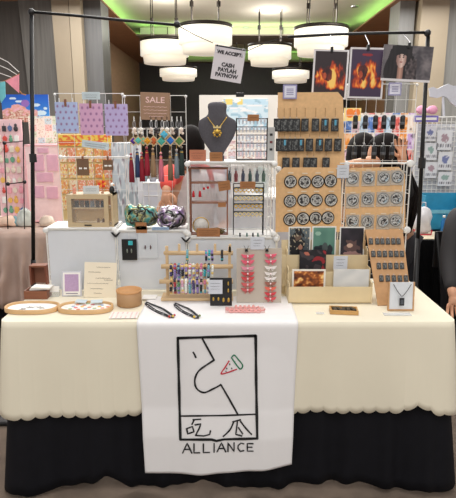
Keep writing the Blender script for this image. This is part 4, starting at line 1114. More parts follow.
wires(o, 0, 0.014, DZ - zt_, 0, 0, 1, 15, 0.0016, 0.0022); o = o.build('side_wire', m_wire); o.location = (x_ + .012, 2.478, zt_)
tag(o, 'narrow white wire ladder at the right edge of the badge boards', 'wire')
o = MB(); x_ = P(268, 165, YC).x; wires(o, 0, 0.03, P(272, 238, YC).z - P(268, 164, YC).z, 0, 0, 2, 7, 0.0016, 0.0022); o = o.build('side_wire', m_wire); o.location = (x_, YC + 0.015, P(268, 164, YC).z)
tag(o, 'narrow white wire ladder at the left of the badge board', 'wire')

# ================================================================== ITEMS ON THE TABLE TOP
ZT = TZ + 0.0027
def tpos(x, y, z=None): return T(x, y, ZT if z is None else z)
# brown box + card stack
c = tpos(36, 299)
t = thing('card_box', 'open brown wooden box at the front holding name cards', 'box', (c.x, c.y + 0.03, ZT))
wB, dB, hB = 0.10, 0.065, 0.036
def openbox(t, w_, d, h, th, m):
    MB().b(-w_ / 2, w_ / 2, -d / 2, d / 2, 0, th).build('base', m, t)
    for (a_, b_, c_, d__) in ((-w_ / 2, w_ / 2, -d / 2, -d / 2 + th), (-w_ / 2, w_ / 2, d / 2 - th, d / 2), (-w_ / 2, -w_ / 2 + th, -d / 2 + th, d / 2 - th), (w_ / 2 - th, w_ / 2, -d / 2 + th, d / 2 - th)):
        MB().b(a_, b_, c_, d__, th, h).build('side', m, t)
openbox(t, wB, dB, hB, 0.005, m_brown)
names = [(0.000, 0.040, 0.10), (0.030, 0.037, -0.05)]
for k in range(3):
    o = MB().b(-0.042, 0.042, -0.024, 0.024, 0, 0.004).build('name_card', m_paper); o.location = (c.x + 0.012 + 0.006 * k, c.y + 0.034 - 0.004 * k, ZT + hB + 0.001 + 0.0052 * k); o.rotation_euler = (0, 0, 0.1 - 0.1 * k)
    tag(o, 'white name card stack on the brown box, %s layer' % ['bottom', 'middle', 'top'][k], 'card', 'white name cards on the brown box')
c2 = tpos(55, 297)
t = thing('card_holder', 'clear acrylic holder with white cards right of the brown box', 'card holder', (c2.x - 0.005, c2.y + 0.015, ZT))
MB().b(-0.02, 0.02, -0.014, 0.014, 0, 0.022).build('holder', m_clear, t)
MB().box((0, 0, 0.032), (0.042, 0.006, 0.026), rot=Matrix.Rotation(-0.3, 3, 'X')).build('cards', m_paper, t)
c = tpos(38.5, 285.5)
t = thing('wooden_crate', 'reddish brown upright crate at the foot of the left pole', 'box', (c.x, c.y + 0.03, ZT))
for s_ in (-1, 1): MB().b(s_ * 0.036 - 0.004, s_ * 0.036 + 0.004, -0.025, 0.025, 0, 0.095).build('side', M('red_brown', (124, 70, 52), 0.6), t)
MB().b(-0.032, 0.032, -0.025, 0.025, 0.087, 0.095).build('top', m_brown, t)
MB().b(-0.032, 0.032, 0.018, 0.025, 0, 0.087).build('back', M('crate_back', (140, 92, 72), 0.6), t)

# oval trays
def oval(cx, cy, rx, ry, n=40, p=2.6):
    out = []
    for i in range(n):
        a_ = 2 * PI * i / n; ca, sa = math.cos(a_), math.sin(a_)
        out.append((cx + rx * math.copysign(abs(ca) ** (2 / p), ca), cy + ry * math.copysign(abs(sa) ** (2 / p), sa)))
    return out
def tray(label, x, y, rxp, ryt, rz):
    c = tpos(x, y); rx = P(x + rxp, y, c.y).x - c.x; ry = ryt
    t = thing('oval_tray', label, 'tray', (c.x, c.y, ZT), 'oval wooden trays at the left'); t.rotation_euler = (0, 0, rz)
    MB().prismz(oval(0, 0, rx - .004, ry - .004), 0.0, 0.006).build('base', m_wood, t)
    mb = MB(); pts = oval(0, 0, rx, ry); N = len(pts); A = []
    for (s_, z_) in ((1, 0), (1.0, 0.018), (0.93, 0.018), (0.93, 0.006)):
        A.append([mb.bm.verts.new((px_ * s_, py_ * s_, z_)) for px_, py_ in pts])
    for i in range(3):
        for k in range(N): mb.face([A[i][k], A[i][(k + 1) % N], A[i + 1][(k + 1) % N], A[i + 1][k]])
    mb.build('rim', M('tray_rim', (212, 172, 122), 0.5, n=0.06, scale=20), t, True)
    MB().prismz(oval(0, 0, rx * .92, ry * .92), 0.006, 0.0085).build('liner', m_paper, t)
    return t, c, rx, ry
t, c, rx, ry = tray('oval wooden tray lined with white paper at the table corner', 32.5, 309.5, 26.5, 0.062, 0.0)
rr = random.Random(5)
for k in range(6):
    a_ = rr.random() * 6.28; q = rr.random() * .55
    o = MB().b(-0.014, 0.014, -.002, .002, 0, 0.0015).b(-0.003, .003, -.010, .010, 0, 0.0015).build('silver_charm', M('dull_silver', (170, 168, 164), 0.35, metal=0.5)); o.location = (c.x + rx * q * math.cos(a_), c.y + ry * q * math.sin(a_), ZT + 0.0088); o.rotation_euler = (0, 0, rr.random() * 3)
    tag(o, 'small silvery charm lying in the corner tray', 'charm', 'silvery charms in the corner tray')
t, c, rx, ry = tray('oval wooden tray scattered with coloured pins, right of the corner tray', 86, 309.5, 27, 0.062, 0.0)
cols = [(232, 150, 120), (240, 200, 120), (170, 190, 220), (236, 236, 230), (220, 120, 130), (180, 200, 160), (244, 180, 160)]
for k in range(22):
    a_ = k * 2.4; q = 0.82 * math.sqrt((k + .5) / 22)
    mk = MB(); mk.lathe([(0.0, 0), (0.008, 0), (0.008, 0.002), (0, 0.003)], n=6 + (k % 3) * 3, sy=0.8)
    o = mk.build('enamel_pin', M('pin%d' % (k % 7), cols[k % 7], 0.35)); o.location = (c.x + rx * q * math.cos(a_), c.y + ry * q * math.sin(a_), ZT + 0.0088)
    tag(o, 'small pastel enamel pin lying in the second oval tray', 'pin', 'pastel enamel pins in the second tray')
for k, (x, dy) in enumerate(((-0.03, 0.05), (0.035, 0.048))):
    o = MB().b(-0.024, 0.024, -.012, .012, 0, 0.0015).build('price_slip', M('pale_blue_paper', (200, 214, 220), 0.7)); o.location = (c.x + x, c.y + dy - 0.006, ZT + 0.021); o.rotation_euler = (0.25, 0, -0.15 + 0.3 * k)
    tag(o, 'white price slip resting on the %s back rim of the pin tray' % ('left' if k == 0 else 'right'), 'slip')

# acrylic sign (code left out) and handwritten card
c = tpos(70, 298.5)
t = thing('acrylic_sign', 'white framed acrylic stand with a plain lilac square', 'sign stand', (c.x, c.y + 0.03, ZT)); t.rotation_euler = (-0.18, 0.0, 0.03)
w_ = P(80.5, 285, c.y).x - P(60.5, 285, c.y).x; h = 0.112
MB().b(-w_ / 2, w_ / 2, 0, 0.005, 0, h, bevel=0.0015).build('acrylic_plate', M('acrylic_edge', (214, 214, 224), 0.25, alpha=0.9), t)
MB().b(-w_ * .43, w_ * .43, -0.001, 0, h * .05, h * .95).build('card', m_paper, t)
MB().b(-w_ * .35, w_ * .35, -0.0018, -0.0009, h * .2, h * .88).build('printed_square', M('lilac_square', (186, 158, 194), 0.6, n=0.1, scale=150), t)
MB().b(-w_ * .3, w_ * .3, -0.0018, -0.0009, h * .10, h * .13).build('caption_line', M('grey_ink', (120, 110, 130), 0.6), t)
MB().b(-0.02, 0.02, 0.0, 0.05, 0, 0.004).build('foot', m_clear, t)
c = tpos(98, 300)
t = thing('handwritten_card', 'cream card with handwriting leaning behind the pin tray', 'card', (c.x, c.y + 0.035, ZT)); t.rotation_euler = (-0.2, 0.04, 0.05)
w_ = P(115, 282, c.y).x - P(82.5, 282, c.y).x; h = 0.155
MB().b(-w_ / 2, w_ / 2, 0, 0.002, 0, h).build('sheet', M('cream_paper', (238, 228, 206), 0.7, n=0.01), t)
mb = MB()
for (u0, u1, v) in ((.38, .8, .86), (.12, .5, .72), (.35, .82, .55), (.62, .88, .50), (.1, .75, .40), (.2, .6, .25), (.3, .55, .12)):
    mb.tube([((u0 + (u1 - u0) * k / 24 - .5) * w_, -0.0006, (v + 0.014 * math.sin(k * 2.7 + v * 30)) * h) for k in range(25)], 0.0006, 4)
mb.build('handwriting', M('brown_ink', (96, 84, 80), 0.7), t)
# round pot
c = tpos(128, 307)
t = thing('round_box', 'open round kraft-coloured pot beside the pin tray', 'pot', (c.x, c.y + 0.035, ZT)); r = (P(140.5, 300, c.y).x - P(115.5, 300, c.y).x) / 2
MB().lathe([(0, 0.0), (r * .97, 0), (r, 0.004), (r, 0.062), (r * .92, 0.062), (r * .92, 0.006), (0, 0.006)], n=36).build('body', M('pot_brown', (176, 138, 98), 0.6, n=0.05), t, True)
MB().lathe([(r * 1.0, 0.057), (r * 1.025, 0.058), (r * 1.025, 0.066), (r * .9, 0.066), (r * .9, 0.058)], n=36).build('rim', M('pot_rim', (204, 152, 100), 0.6), t, True)
# dotted card
c = tpos(124.5, 316)
def dotted(u, v):
    a_, b_ = (u * 6) % 1, (v * 5) % 1
    return (226, 150, 150) if ell(a_, b_, .5, .5, .16, .2) < 1 and not (0.3 < u < 0.7 and .3 < v < .7) else (242, 236, 230)
o = painted('dotted_card', 0.112, 0.075, 60, 40, dotted, None, t=0.0015); o.rotation_euler = (-PI / 2, 0, 0.03); o.location = (c.x, c.y - 0.035, ZT + 0.004)
tag(o, 'white card with red dots lying flat in front of the round pot', 'card')
# cord bracelets
m_cord = M('black_cord', (38, 40, 46), 0.6, n=0.3, scale=200)
for k, (xa_, ya_, xb_, yb_) in enumerate(((146, 304.5, 173, 319), (175, 305.5, 198, 319.5))):
    a_, b_ = tpos(xa_, ya_), tpos(xb_, yb_); mid = (a_ + b_) / 2
    z_ = TZ + 0.010
    t = thing('cord_bracelet', '%s of the two black cord bracelets with bead ends lying on the banner' % ('left' if k == 0 else 'right'), 'bracelet', (mid.x, mid.y, z_), 'black cord bracelets on the banner')
    d = (b_ - a_); L_ = d.length / 2; dn = d.normalized(); pn = Vector((-dn.y, dn.x, 0))
    for j, sc in enumerate((1.0, 0.6)):
        mb = MB(); pts = [dn * (L_ * math.cos(q)) + pn * (0.020 * sc * math.sin(q)) + Vector((0, 0, 0.0012 * math.sin(5 * q) + 0.002 * j)) for q in [2 * PI * i / 40 for i in range(40)]]
        mb.tube(pts, 0.0026, 6, closed=True).build('cord', m_cord, t, True)
    for j, cc in enumerate(((206, 60, 50), (222, 190, 90), (190, 50, 60)) if k == 0 else ((230, 190, 60), (60, 60, 60), (120, 140, 80))):
        MB().ball(dn * (L_ - 0.008 + 0.007 * (j % 2)) + pn * (0.012 * (j - 1)) + Vector((0, 0, .004)), 0.0048, 8, 6).build('bead', M('cbead%d%d' % (k, j), cc, 0.35), t, True)
    for j in range(10):
        q = 2 * PI * j / 10 + .3; MB().ball(dn * (L_ * math.cos(q)) + pn * (0.020 * math.sin(q)) + Vector((0, 0, .002)), 0.0034, 6, 5).build('spacer_bead', m_silver, t, True)
# folded white paper near stand
o = MB().b(-0.03, 0.03, -0.03, 0.03, 0, 0.003).build('white_leaflet', m_paper); c = tpos(150, 300); o.location = (c.x - 0.004, c.y + 0.02, TZ + 0.0085)
tag(o, 'small white leaflet lying between the round pot and the bracelet stand', 'leaflet')

# ---- bracelet stand
zB = TZ + 0.0085
c = tpos(199, 303)
Ys = c.y + 0.02
cx = P(198, 300, Ys).x
t = thing('bracelet_stand', 'pale wooden bracelet stand with three horizontal bars', 'stand', (cx, Ys, zB))
X = lambda x, y=275: P(x, y, Ys).x - cx
Zp = lambda y: P(198, y, Ys).z - zB
for x in (166.5, 229.5): MB().b(X(x) - 0.006, X(x) + 0.006, 0.028, 0.044, 0.0, Zp(248)).build('post', m_wood, t)
MB().b(X(160.5), X(233), -0.01, 0.075, 0, 0.012, bevel=0.002).build('base', m_wood, t)
bars = [(253, 0.036, 164), (266.5, 0.016, 161), (281.5, -0.004, 159.5)]
zbar = []
for (y, dy, xl) in bars:
    z_ = P(198, y, Ys + dy).z - zB; zbar.append((z_, dy))
    MB().cyl((X(xl), dy, z_), (X(233), dy, z_), 0.0095, 14).build('bar', m_wood, t, True)
    for x in (164, 231): MB().b(X(x) - 0.004, X(x) + 0.004, dy, 0.038, z_ - 0.006, z_ + 0.006).build('arm', m_wood, t)
for x in (179, 197, 215, 230):
    MB().b(X(x) - .005, X(x) + .005, 0.028, 0.044, Zp(254), Zp(246)).build('finial', m_wood, t)
# bracelets
BC = [(70, 60, 110), (60, 170, 180), (236, 236, 230), (206, 120, 150), (34, 34, 40), (196, 150, 100), (120, 176, 190), (230, 200, 120), (180, 60, 70), (150, 130, 190), (90, 140, 100), (220, 170, 190)]
bmats = [M('gem%d' % i, c_, 0.3) for i, c_ in enumerate(BC)]
rr = random.Random(99)
def bracelet(x, z, dy, R_, seed, lab, grp):
    rs = random.Random(seed); mb = MB(); nb = 17 if R_ > .025 else 13; theme = [rs.choice((2, 4, 6, 7)), rs.randrange(12), rs.choice((1, 2, 0, 5, 9))]
    for i in range(nb):
        a_ = 2 * PI * i / nb; mb.mi = rs.randrange(3)
        mb.ball((0, R_ * 0.5 * math.cos(a_), R_ * math.sin(a_)), 0.0062, 6, 5, scale=(1.05, 1, 1))
    o = mb.build('bead_bracelet', [bmats[i] for i in theme], None, True)
    o.location = (cx + x, Ys + dy, z + zB - R_ + 0.009); o.rotation_euler = (0, rs.uniform(-.05, .05), rs.uniform(-.08, .08))
    tag(o, lab, 'bracelet', grp)
ords = 'first second third fourth fifth sixth seventh eighth ninth tenth eleventh twelfth'.split()
def ordn(k): return ords[k]
for bi, (xs, bn, rad) in enumerate((([187, 206, 209, 212, 222], 'top', 0.020), ([171 + i * 3.75 for i in range(12)], 'middle', 0.029), ([171 + i * 3.75 for i in range(12)], 'lowest', 0.029))):
    z_, dy = zbar[bi]
    for k, x in enumerate(xs):
        if bi == 0 and x == 222: pass
        bracelet(X(x, 270), z_, dy, rad, bi * 50 + k, 'beaded bracelet, %s from the left on the %s bar of the stand' % (ordn(k), bn), 'beaded bracelets on the wooden stand')

# black earring board + label
c = tpos(221, 306, TZ + .008)
t = thing('gold_earring_board', 'black board with gold earrings leaning on the bracelet stand', 'earring board', (c.x, c.y + 0.002, TZ + .008)); t.rotation_euler = (-0.12, 0, 0)
w_ = P(231.5, 295, c.y).x - P(209.5, 295, c.y).x; h = 0.118
MB().b(-w_ / 2, w_ / 2, 0, 0.004, 0, h, bevel=0.001).build('board', m_blackp, t)
for k in range(4):
    MB().ball(((k - 1.5) * w_ * .23, -0.003, h * .25 - (0.004 if k > 1 else 0)), 0.0045 + .001 * (k > 1), 8, 6, scale=(.9, .5, 1.8)).build('gold_earring', m_gold, t, True)
for k in range(2): MB().ball((w_ * .33, -0.003, h * (.55 + .25 * k)), 0.004, 8, 6, scale=(.8, .5, 2.2)).build('gold_earring', m_gold, t, True)
cc = tpos(215, 300, TZ + .008)
signboard('white_label', 'white label clipped on the black gold-earring board', 208.5, 279.5, 222.5, 293.5, c.y + 0.0, M('greyish_paper', (208, 212, 220), 0.6), [('w', [(.15, .85, .75), (.15, .8, .55), (.15, .8, .35)], 0.0005)], th=0.0016).location.y = c.y - 0.006

# grey hair clip board
c = tpos(259, 303.5, TZ + .008)
t = thing('hair_clip_board', 'grey board pinned with two columns of pink and red bow clips', 'board', (c.x, c.y + 0.012, TZ + .008)); t.rotation_euler = (-0.10, 0, 0)
w_ = P(282, 276, c.y).x - P(236.5, 276, c.y).x; h = P(259, 248, c.y + 0.04).z - TZ - 0.008; h /= math.cos(.1)
MB().b(-w_ / 2, w_ / 2, 0, 0.004, 0, h, bevel=0.001).build('panel', M('grey_board', (190, 180, 166), 0.7, n=0.03), t)
TOP, BOT = 248.0, 303.5
def bow(label, px_, py_, col, sc, col2):
    x = (px_ - 259) / 45.5 * w_; z = (1 - (py_ - TOP) / (BOT - TOP)) * h
    loc = Matrix.Rotation(-0.10, 3, 'X') @ Vector((x, -0.002, z))
    o = thing('bow_clip', label, 'hair clip', t.location + loc, 'bow hair clips on the grey board'); o.rotation_euler = (-0.10, 0, 0)
    m = M('bow_%d_%d_%d' % col, col, 0.6, n=0.1, scale=100)
    for s_ in (-1, 1):
        MB().prism([(0, -.003 * sc), (s_ * .010 * sc, -.0065 * sc), (s_ * .016 * sc, -.004 * sc), (s_ * .0225 * sc, .0065 * sc), (s_ * .010 * sc, .0045 * sc), (0, .003 * sc)], -0.007, -0.002).build('loop', m, o)
        MB().prism([(0, -.002), (s_ * .011 * sc, -.012 * sc), (s_ * .006 * sc, -.012 * sc), (0, -.004)], -0.0045, -0.002).build('tail', m, o)
    MB().ball((0, -0.008, 0), 0.0032 * sc, 8, 6).build('knot', M('knot_%d_%d_%d' % col2, col2, 0.4), o, True)
pk, rd, wt, br_ = (232, 96, 120), (204, 70, 74), (236, 230, 226), (160, 100, 84)
lc = [(255.8, pk, 'hot pink'), (261.5, pk, 'hot pink'), (268, (226, 146, 164), 'pale pink'), (273.5, rd, 'red'), (278.5, rd, 'red'), (284.5, (206, 96, 96), 'rosy red'), (290, (200, 92, 92), 'rosy red')]
for k, (y, col, cn) in enumerate(lc): bow('%s bow clip, %s from the top in the left column' % (cn, ordn(k)), 247.5, y, col, 1.28, (248, 226, 226))
rc = [(255, pk, 'hot pink'), (261, pk, 'hot pink'), (267.5, wt, 'white'), (273.5, wt, 'white'), (278.5, wt, 'white'), (283.5, br_, 'brown'), (288.5, (230, 110, 90), 'coral'), (294, (206, 60, 70), 'red'), (299, (210, 80, 86), 'red')]
for k, (y, col, cn) in enumerate(rc): bow('%s bow clip, %s from the top in the right column' % (cn, ordn(k)), 270.5, y, col, 1.15, (248, 226, 226))
cb = t
signboard('white_label', 'white label gripped by a black clip above the grey bow-clip board', 250.5, 237, 264.5, 249.5, c.y + 0.03, M('greyish_paper', (208, 212, 220), 0.6), [('w', [(.2, .8, .75), (.2, .75, .5), (.2, .7, .3)], 0.0005)], th=0.002)
for k, x in enumerate((246.5, 267)):
    q = P(x, 249, c.y + 0.028)
    o = thing('binder_clip', 'black binder clip on the top edge of the grey board, %s one' % ('left' if k == 0 else 'right'), 'clip', (q.x, q.y, q.z - .004), 'black binder clips on the grey board')
    MB().prism([(-.007, -.006), (.007, -.006), (.004, .004), (-.004, .004)], -0.006, 0.012).build('jaw', m_blackp, o)
    for s_ in (-1, 1): MB().tube([(s_ * .004, 0, .003), (s_ * .008, 0, .016), (s_ * .012, 0, .018)], 0.001, 5).build('handle', m_blackp, o)

# pink cut lettering piece lying on the banner
c = tpos(246, 309, TZ + .008)
t = pk_t = thing('pink_lace_ornament', 'translucent pink curly ornament lying flat in front of the grey board', 'ornament', (c.x, c.y, TZ + .008))
m_pk = M('pink_acrylic', (246, 176, 172), 0.3, alpha=0.85)
def curl(x, z, w_, h_, n=4):
    return [(x + w_ * i / (8 * n) + h_ * .28 * math.cos(2 * PI * i / 8), z + h_ * .5 * math.sin(2 * PI * i / 8), 0.003 + .001 * math.sin(i)) for i in range(8 * n + 1)]
MB().tube(curl(-0.045, 0.022, 0.09, 0.024, 5), 0.0032, 6).build('upper_curls', m_pk, t, True)
MB().tube(curl(-0.082, -0.010, 0.15, 0.030, 8), 0.0036, 6).build('lower_curls', m_pk, t, True)
MB().tube(curl(-0.07, -0.034, 0.12, 0.026, 7), 0.0034, 6).build('front_curls', m_pk, t, True)
MB().b(-0.085, 0.075, -0.045, 0.030, -0.0002, 0.0006).build('backing', M('pink_backing', (250, 214, 210), 0.4, alpha=0.6), t)

# ---- cardboard display rack with prints
zR = ZT
c = tpos(325, 304)
Yf = c.y + 0.005
t = thing('print_rack', 'cream cardboard rack with three stepped tiers of prints', 'rack', (P(328, 300, Yf).x, Yf, zR)); cxr = t.location.x
XX = lambda x, y=280, Y=None: P(x, y, Y or Yf).x - cxr
ZZ = lambda y, Y=None: P(328, y, Y or Yf).z - zR
wl, wr = XX(290), XX(372)
MB().b(wl, wr, 0, 0.004, 0.006, ZZ(287)).build('front_panel', m_card, t)
MB().b(wl, wr, 0.05, 0.054, 0.03, ZZ(272, Yf + .05)).build('middle_panel', m_card, t)
MB().b(XX(284) , wr, 0.10, 0.104, 0.05, ZZ(255, Yf + .10)).build('rear_panel', m_card, t)
MB().b(XX(284), wr, 0.14, 0.144, 0.0, ZZ(240, Yf + .14)).build('back_panel', m_card, t)
for x in (wl - 0.004, wr):
    MB().prismz([(0, 0)] * 0 or [(0, 0), (.004, 0), (.004, .004), (0, .004)], 0, .001).bm.free()
    mb = MB(); prof = [(-0.004, 0), (-0.004, ZZ(283)), (0.045, ZZ(283)), (0.046, ZZ(268, Yf + .05)), (0.095, ZZ(268, Yf + .05)), (0.096, ZZ(251, Yf + .1)), (0.14, ZZ(247, Yf + .12)), (0.144, 0)]
    A = [mb.bm.verts.new((x, a_, b_)) for a_, b_ in prof]; B_ = [mb.bm.verts.new((x + .004, a_, b_)) for a_, b_ in prof]; n = len(prof)
    for i in range(n): mb.face([A[i], A[(i + 1) % n], B_[(i + 1) % n], B_[i]])
    mb.face(A); mb.face(B_[::-1]); mb.build('side_panel', m_card, t)
MB().b(wl, wr, 0.004, 0.14, 0.002, 0.006).build('floor_panel', m_card, t)
def rackprint(label, x0, y0, x1, y1, dy, fn, nx=48, ny=64, edge=(236, 236, 232), name='photo_print'):
    Y = Yf + dy; cx_, z0, z1, w_ = box_at(x0, y0, x1, y1, Y)
    o = thing(name, label, 'print', (cx_, Y, z0), 'prints standing in the cardboard rack'); o.rotation_euler = (-0.04, 0, 0)
    painted('sheet', w_, z1 - z0, nx, ny, fn, o, t=0.002, edge=edge)
def bord(fn, b_=0.05, col=(232, 232, 228), asp=1.3):
    return lambda u, v: col if (u < b_ or u > 1 - b_ or v < b_ / asp or v > 1 - b_ / asp) else fn(u, v)
def pr_a(u, v):
    c = mixc((92, 104, 108), (60, 66, 72), 1 - v + nz(u * 3, v * 3, 1) * .6)
    if ell(u, v, .4, .42, .32, .5) < 1 + nz(u * 8, v * 8): c = (16, 16, 22)
    if ell(u, v, .42, .74, .16, .13) < 1 + .5 * nz(u * 12, v * 12): c = (104, 84, 70) if v < .76 else (24, 22, 26)
    if nz(u * 12, v * 14, 3) > .32 and v > .3: c = (190, 176, 150)
    if ell(u, v, .55, .42, .1, .07) < 1: c = (170, 120, 100)
    return c
def pr_b(u, v):
    c = mixc((104, 150, 132), (70, 112, 102), 1 - v + nz(u * 3, v * 3, 7) * .5)
    if ell(u, v, .5, .22, .5, .26) < 1 + nz(u * 6, v * 6): c = (34, 40, 46)
    if ell(u, v, .55, .42, .12, .13) < 1: c = (74, 84, 84)
    if ell(u, v, .25, .8, .12, .06) < 1: c = (150, 186, 168)
    return c
def pr_c(u, v):
    c = mixc((50, 42, 52), (28, 25, 34), nz(u * 4, v * 4, 2) + .5)
    if ell(u, v, .5, .44, .3, .18) < 1 + nz(u * 9, v * 9, 2): c = (96, 72, 70)
    if ell(u, v, .42, .47, .12, .06) < 1: c = (206, 170, 150)
    if ell(u, v, .5, .2, .34, .1) < 1 + nz(u * 5, v * 9): c = (160, 124, 120)
    return c
def pr_d(u, v):
    c = (30, 28, 34)
    if ell(u, v, .25, .8, .12, .12) < 1: c = (190, 110, 90)
    if nz(u * 4, v * 5, 8) > .2: c = (66, 58, 62)
    if nz(u * 5, v * 4, 18) > .3: c = (150, 36, 44)
    return c
def pr_e(u, v):
    n = nz(u * 6, v * 5, 3) + .5 * nz(u * 14, v * 12, 4)
    return mixc(mixc((70, 30, 14), (214, 120, 50), n + .55), (250, 214, 140), max(0, n - .15) * 2)
def pr_f(u, v): return mixc((226, 226, 224), (206, 208, 208), nz(u * 3, v * 3, 3) + .4)
rackprint('soldier-like dark figure print, rearmost left in the cardboard rack', 288.5, 227, 310.5, 262, .125, bord(pr_a), 52, 72)
rackprint('green-toned portrait print, rearmost centre in the cardboard rack', 312, 226.5, 336, 262, .120, bord(pr_b), 52, 72)
rackprint('dark print of a crouching figure, rearmost right in the cardboard rack', 339.5, 227, 364.5, 262, .125, bord(pr_c), 52, 72)
rackprint('black and red figure print in the middle tier of the rack', 299.5, 250, 326, 274, .085, pr_d, 52, 50, (40, 40, 44))
rackprint('orange fiery print in the front tier of the rack', 292, 269.5, 325.5, 294, .03, bord(pr_e, .05, (236, 232, 222), .75), 64, 48)
rackprint('blank white print in the front tier of the rack', 333.5, 269.5, 369, 294, .03, pr_f, 20, 16)
signboard('white_label', 'white label on the rear tier of the cardboard rack', 333.5, 256, 347.5, 269.5, Yf + 0.06, M('greyish_paper', (208, 212, 220), 0.6), [('w', [(.2, .8, .75), (.2, .75, .5), (.2, .7, .3)], 0.0005)], th=0.0016)
# tray with black items
c = tpos(344, 313)
t = thing('wooden_tray', 'small wooden tray in front of the cardboard rack', 'tray', (c.x, c.y + 0.01, ZT)); t.rotation_euler = (0, 0, -0.12)
openbox(t, 0.112, 0.062, 0.016, 0.006, M('tray_wood', (196, 152, 92), 0.55, n=.1))
for k in range(5):
    o = MB().b(-0.008, 0.008, -0.022, 0.022, 0, 0.009, bevel=.003).b(-.003, .003, .018, .030, 0.002, .006).build('black_keychain', M('dark_resin', (44, 40, 38), 0.3, n=.3)); o.location = (c.x - 0.036 + k * 0.018, c.y + 0.012, ZT + 0.0075); o.rotation_euler = (0, 0, 0.3 * math.sin(k * 2) + PI / 2 * (0))
    tag(o, 'black resin keychain in the small wooden tray, %s from the left' % ords[k], 'keychain', 'black keychains in the small tray')
o = MB().b(-0.016, 0.016, -0.009, 0.009, 0, 0.002).build('acrylic_tag', m_clear2); c = tpos(320, 313.5); o.location = (c.x, c.y, ZT + .001); tag(o, 'clear plastic label lying left of the small wooden tray', 'label')

# ---- slanted board with key tags
c0, c1, c2_, c3 = (378, 310), (411, 302), (402.5, 228.5), (366, 229)
Yl = 2.16; Yh = 2.30
Bz = ZT + 0.001
pl = [P(378, 306, Yl), P(412, 306, Yl), P(402.5, 229.5, Yh), P(365.5, 229.5, Yh)]
cbx = (pl[0].x + pl[1].x) / 2
t = thing('slanted_board', 'slanted wooden board with rows of small black tags at the right', 'board', (cbx, Yl, Bz))
loc = [Vector((p.x - cbx, p.y - Yl, p.z - Bz)) for p in pl]
lowz = 0.0
loc[0].z = loc[1].z = 0.0
nrm = (loc[1] - loc[0]).cross(loc[3] - loc[0]).normalized()
if nrm.y > 0: nrm = -nrm
mb = MB(); A = [mb.bm.verts.new(v) for v in loc]; B_ = [mb.bm.verts.new(v - nrm * 0.006) for v in loc]
for i in range(4): mb.face([A[i], A[(i + 1) % 4], B_[(i + 1) % 4], B_[i]])
mb.face(A); mb.face(B_[::-1]); mb.build('panel', m_corkd, t)
for s_, q in ((0, 3), (1, 2)):
    a_ = loc[q]; MB().cyl(a_ - nrm * .006, Vector((a_.x, a_.y + 0.05, 0.0)), 0.004, 8).build('prop', m_wood, t)
lean = math.atan2(loc[3].y, loc[3].z)
def onboard(px_, py_):
    d = ray(px_, py_); p0 = pl[0].copy(); p0.z = Bz
    s_ = (p0 - EYE).dot(nrm) / d.dot(nrm); return EYE + d * s_
pr = None
skew = math.atan2(pl[3].x - pl[0].x, 0.29)
for r_i, (y, xs, rn) in enumerate(((241.5, (370.5, 377, 382, 387.5, 393, 398), 'top'), (254, (373, 379, 384.5, 390.5, 396, 401.5), 'second'), (266, (378.5, 384.5, 390, 396, 401.5), 'third'), (278.5, (381, 387.5, 393.5, 399.5, 405.5), 'bottom'))):
    for k, x in enumerate(xs):
        p = onboard(x, y - 3)
        if pr is None:
            o = make_tag(0.0185, 0.027, 0.004); pr = o
            MB().tube([(0.0025 * math.cos(q), -0.002, 0.002 + 0.0035 * math.sin(q)) for q in [2 * PI * i / 10 for i in range(10)]], 0.0006, 4, closed=True).build('ring', m_silver, o)
        else: o = dup(pr, p)
        o.name = 'small_tag'
        o.location = p + nrm * 0.0012; o.rotation_euler = (-lean, 0, 0)
        o['label'] = 'small black tag, %s from left in %s row of the slanted board' % (ords[k], rn); o['group'] = 'small black tags on the slanted board'
# necklace card stand
c = tpos(401, 311)
t = thing('necklace_card', 'white card in a wooden stand displaying a black necklace', 'display card', (c.x, c.y + 0.005, ZT)); t.rotation_euler = (-0.10, 0.0, 0)
w_ = P(412.5, 297, c.y).x - P(389, 297, c.y).x; h = 0.118
MB().b(-w_ / 2, w_ / 2, 0, 0.003, 0.002, h).build('card', M('blue_white_card', (222, 226, 232), 0.6), t)
for s_ in (-1, 1): MB().b(s_ * (w_ / 2 + .003) - .003, s_ * (w_ / 2 + .003) + .003, -0.002, 0.008, 0, h * 1.0).build('frame_side', m_corkd, t)
MB().b(-w_ / 2, w_ / 2, -0.004, 0.02, 0, 0.006).build('frame_base', m_corkd, t)
tn = thing('black_necklace', 'black cord necklace with a square black pendant on the white card', 'necklace', (c.x, c.y, ZT + 0.02), None)
tn.rotation_euler = (-0.1, 0, 0)
MB().tube([(w_ * .38 * u, -0.003, 0.042 + 0.05 * abs(u) ** 1.3) for u in [-1 + i / 8 for i in range(17)]], 0.0013, 6).build('cord', m_ink, tn, True)
MB().b(-0.0095, 0.0095, -0.006, -0.001, 0.004, 0.035, bevel=.001).build('pendant', m_blackp, tn)
MB().b(-0.006, 0.006, -0.0068, -0.0058, 0.010, 0.029).build('inlay', M('inlay', (92, 96, 104), 0.3, metal=.4), tn)
MB().cyl((0, -.003, .034), (0, -.003, .044), 0.0012, 6).build('bail', m_silver, tn)
o = MB().b(-0.055, 0.055, -0.016, 0.016, 0, 0.0015).build('clear_caption', m_clear2); c = tpos(397, 314.5); o.location = (c.x, c.y, ZT + 0.001); tag(o, 'clear caption strip lying in front of the necklace card', 'label')

# small clear price tags scattered
# ================================================================== NEIGHBOURING STALLS, LEFT
def flat(name, label, cat, x0, y0, x1, y1, Y, fn, nx, ny, th=0.01, group=None, z0=None, stand=None):
    cx, zb, zt_, w_ = box_at(x0, y0, x1, y1, Y)
    o = painted(name, w_, zt_ - zb, nx, ny, fn, None, t=th); o.location = (cx, Y, zb); tag(o, label, cat, group); return o
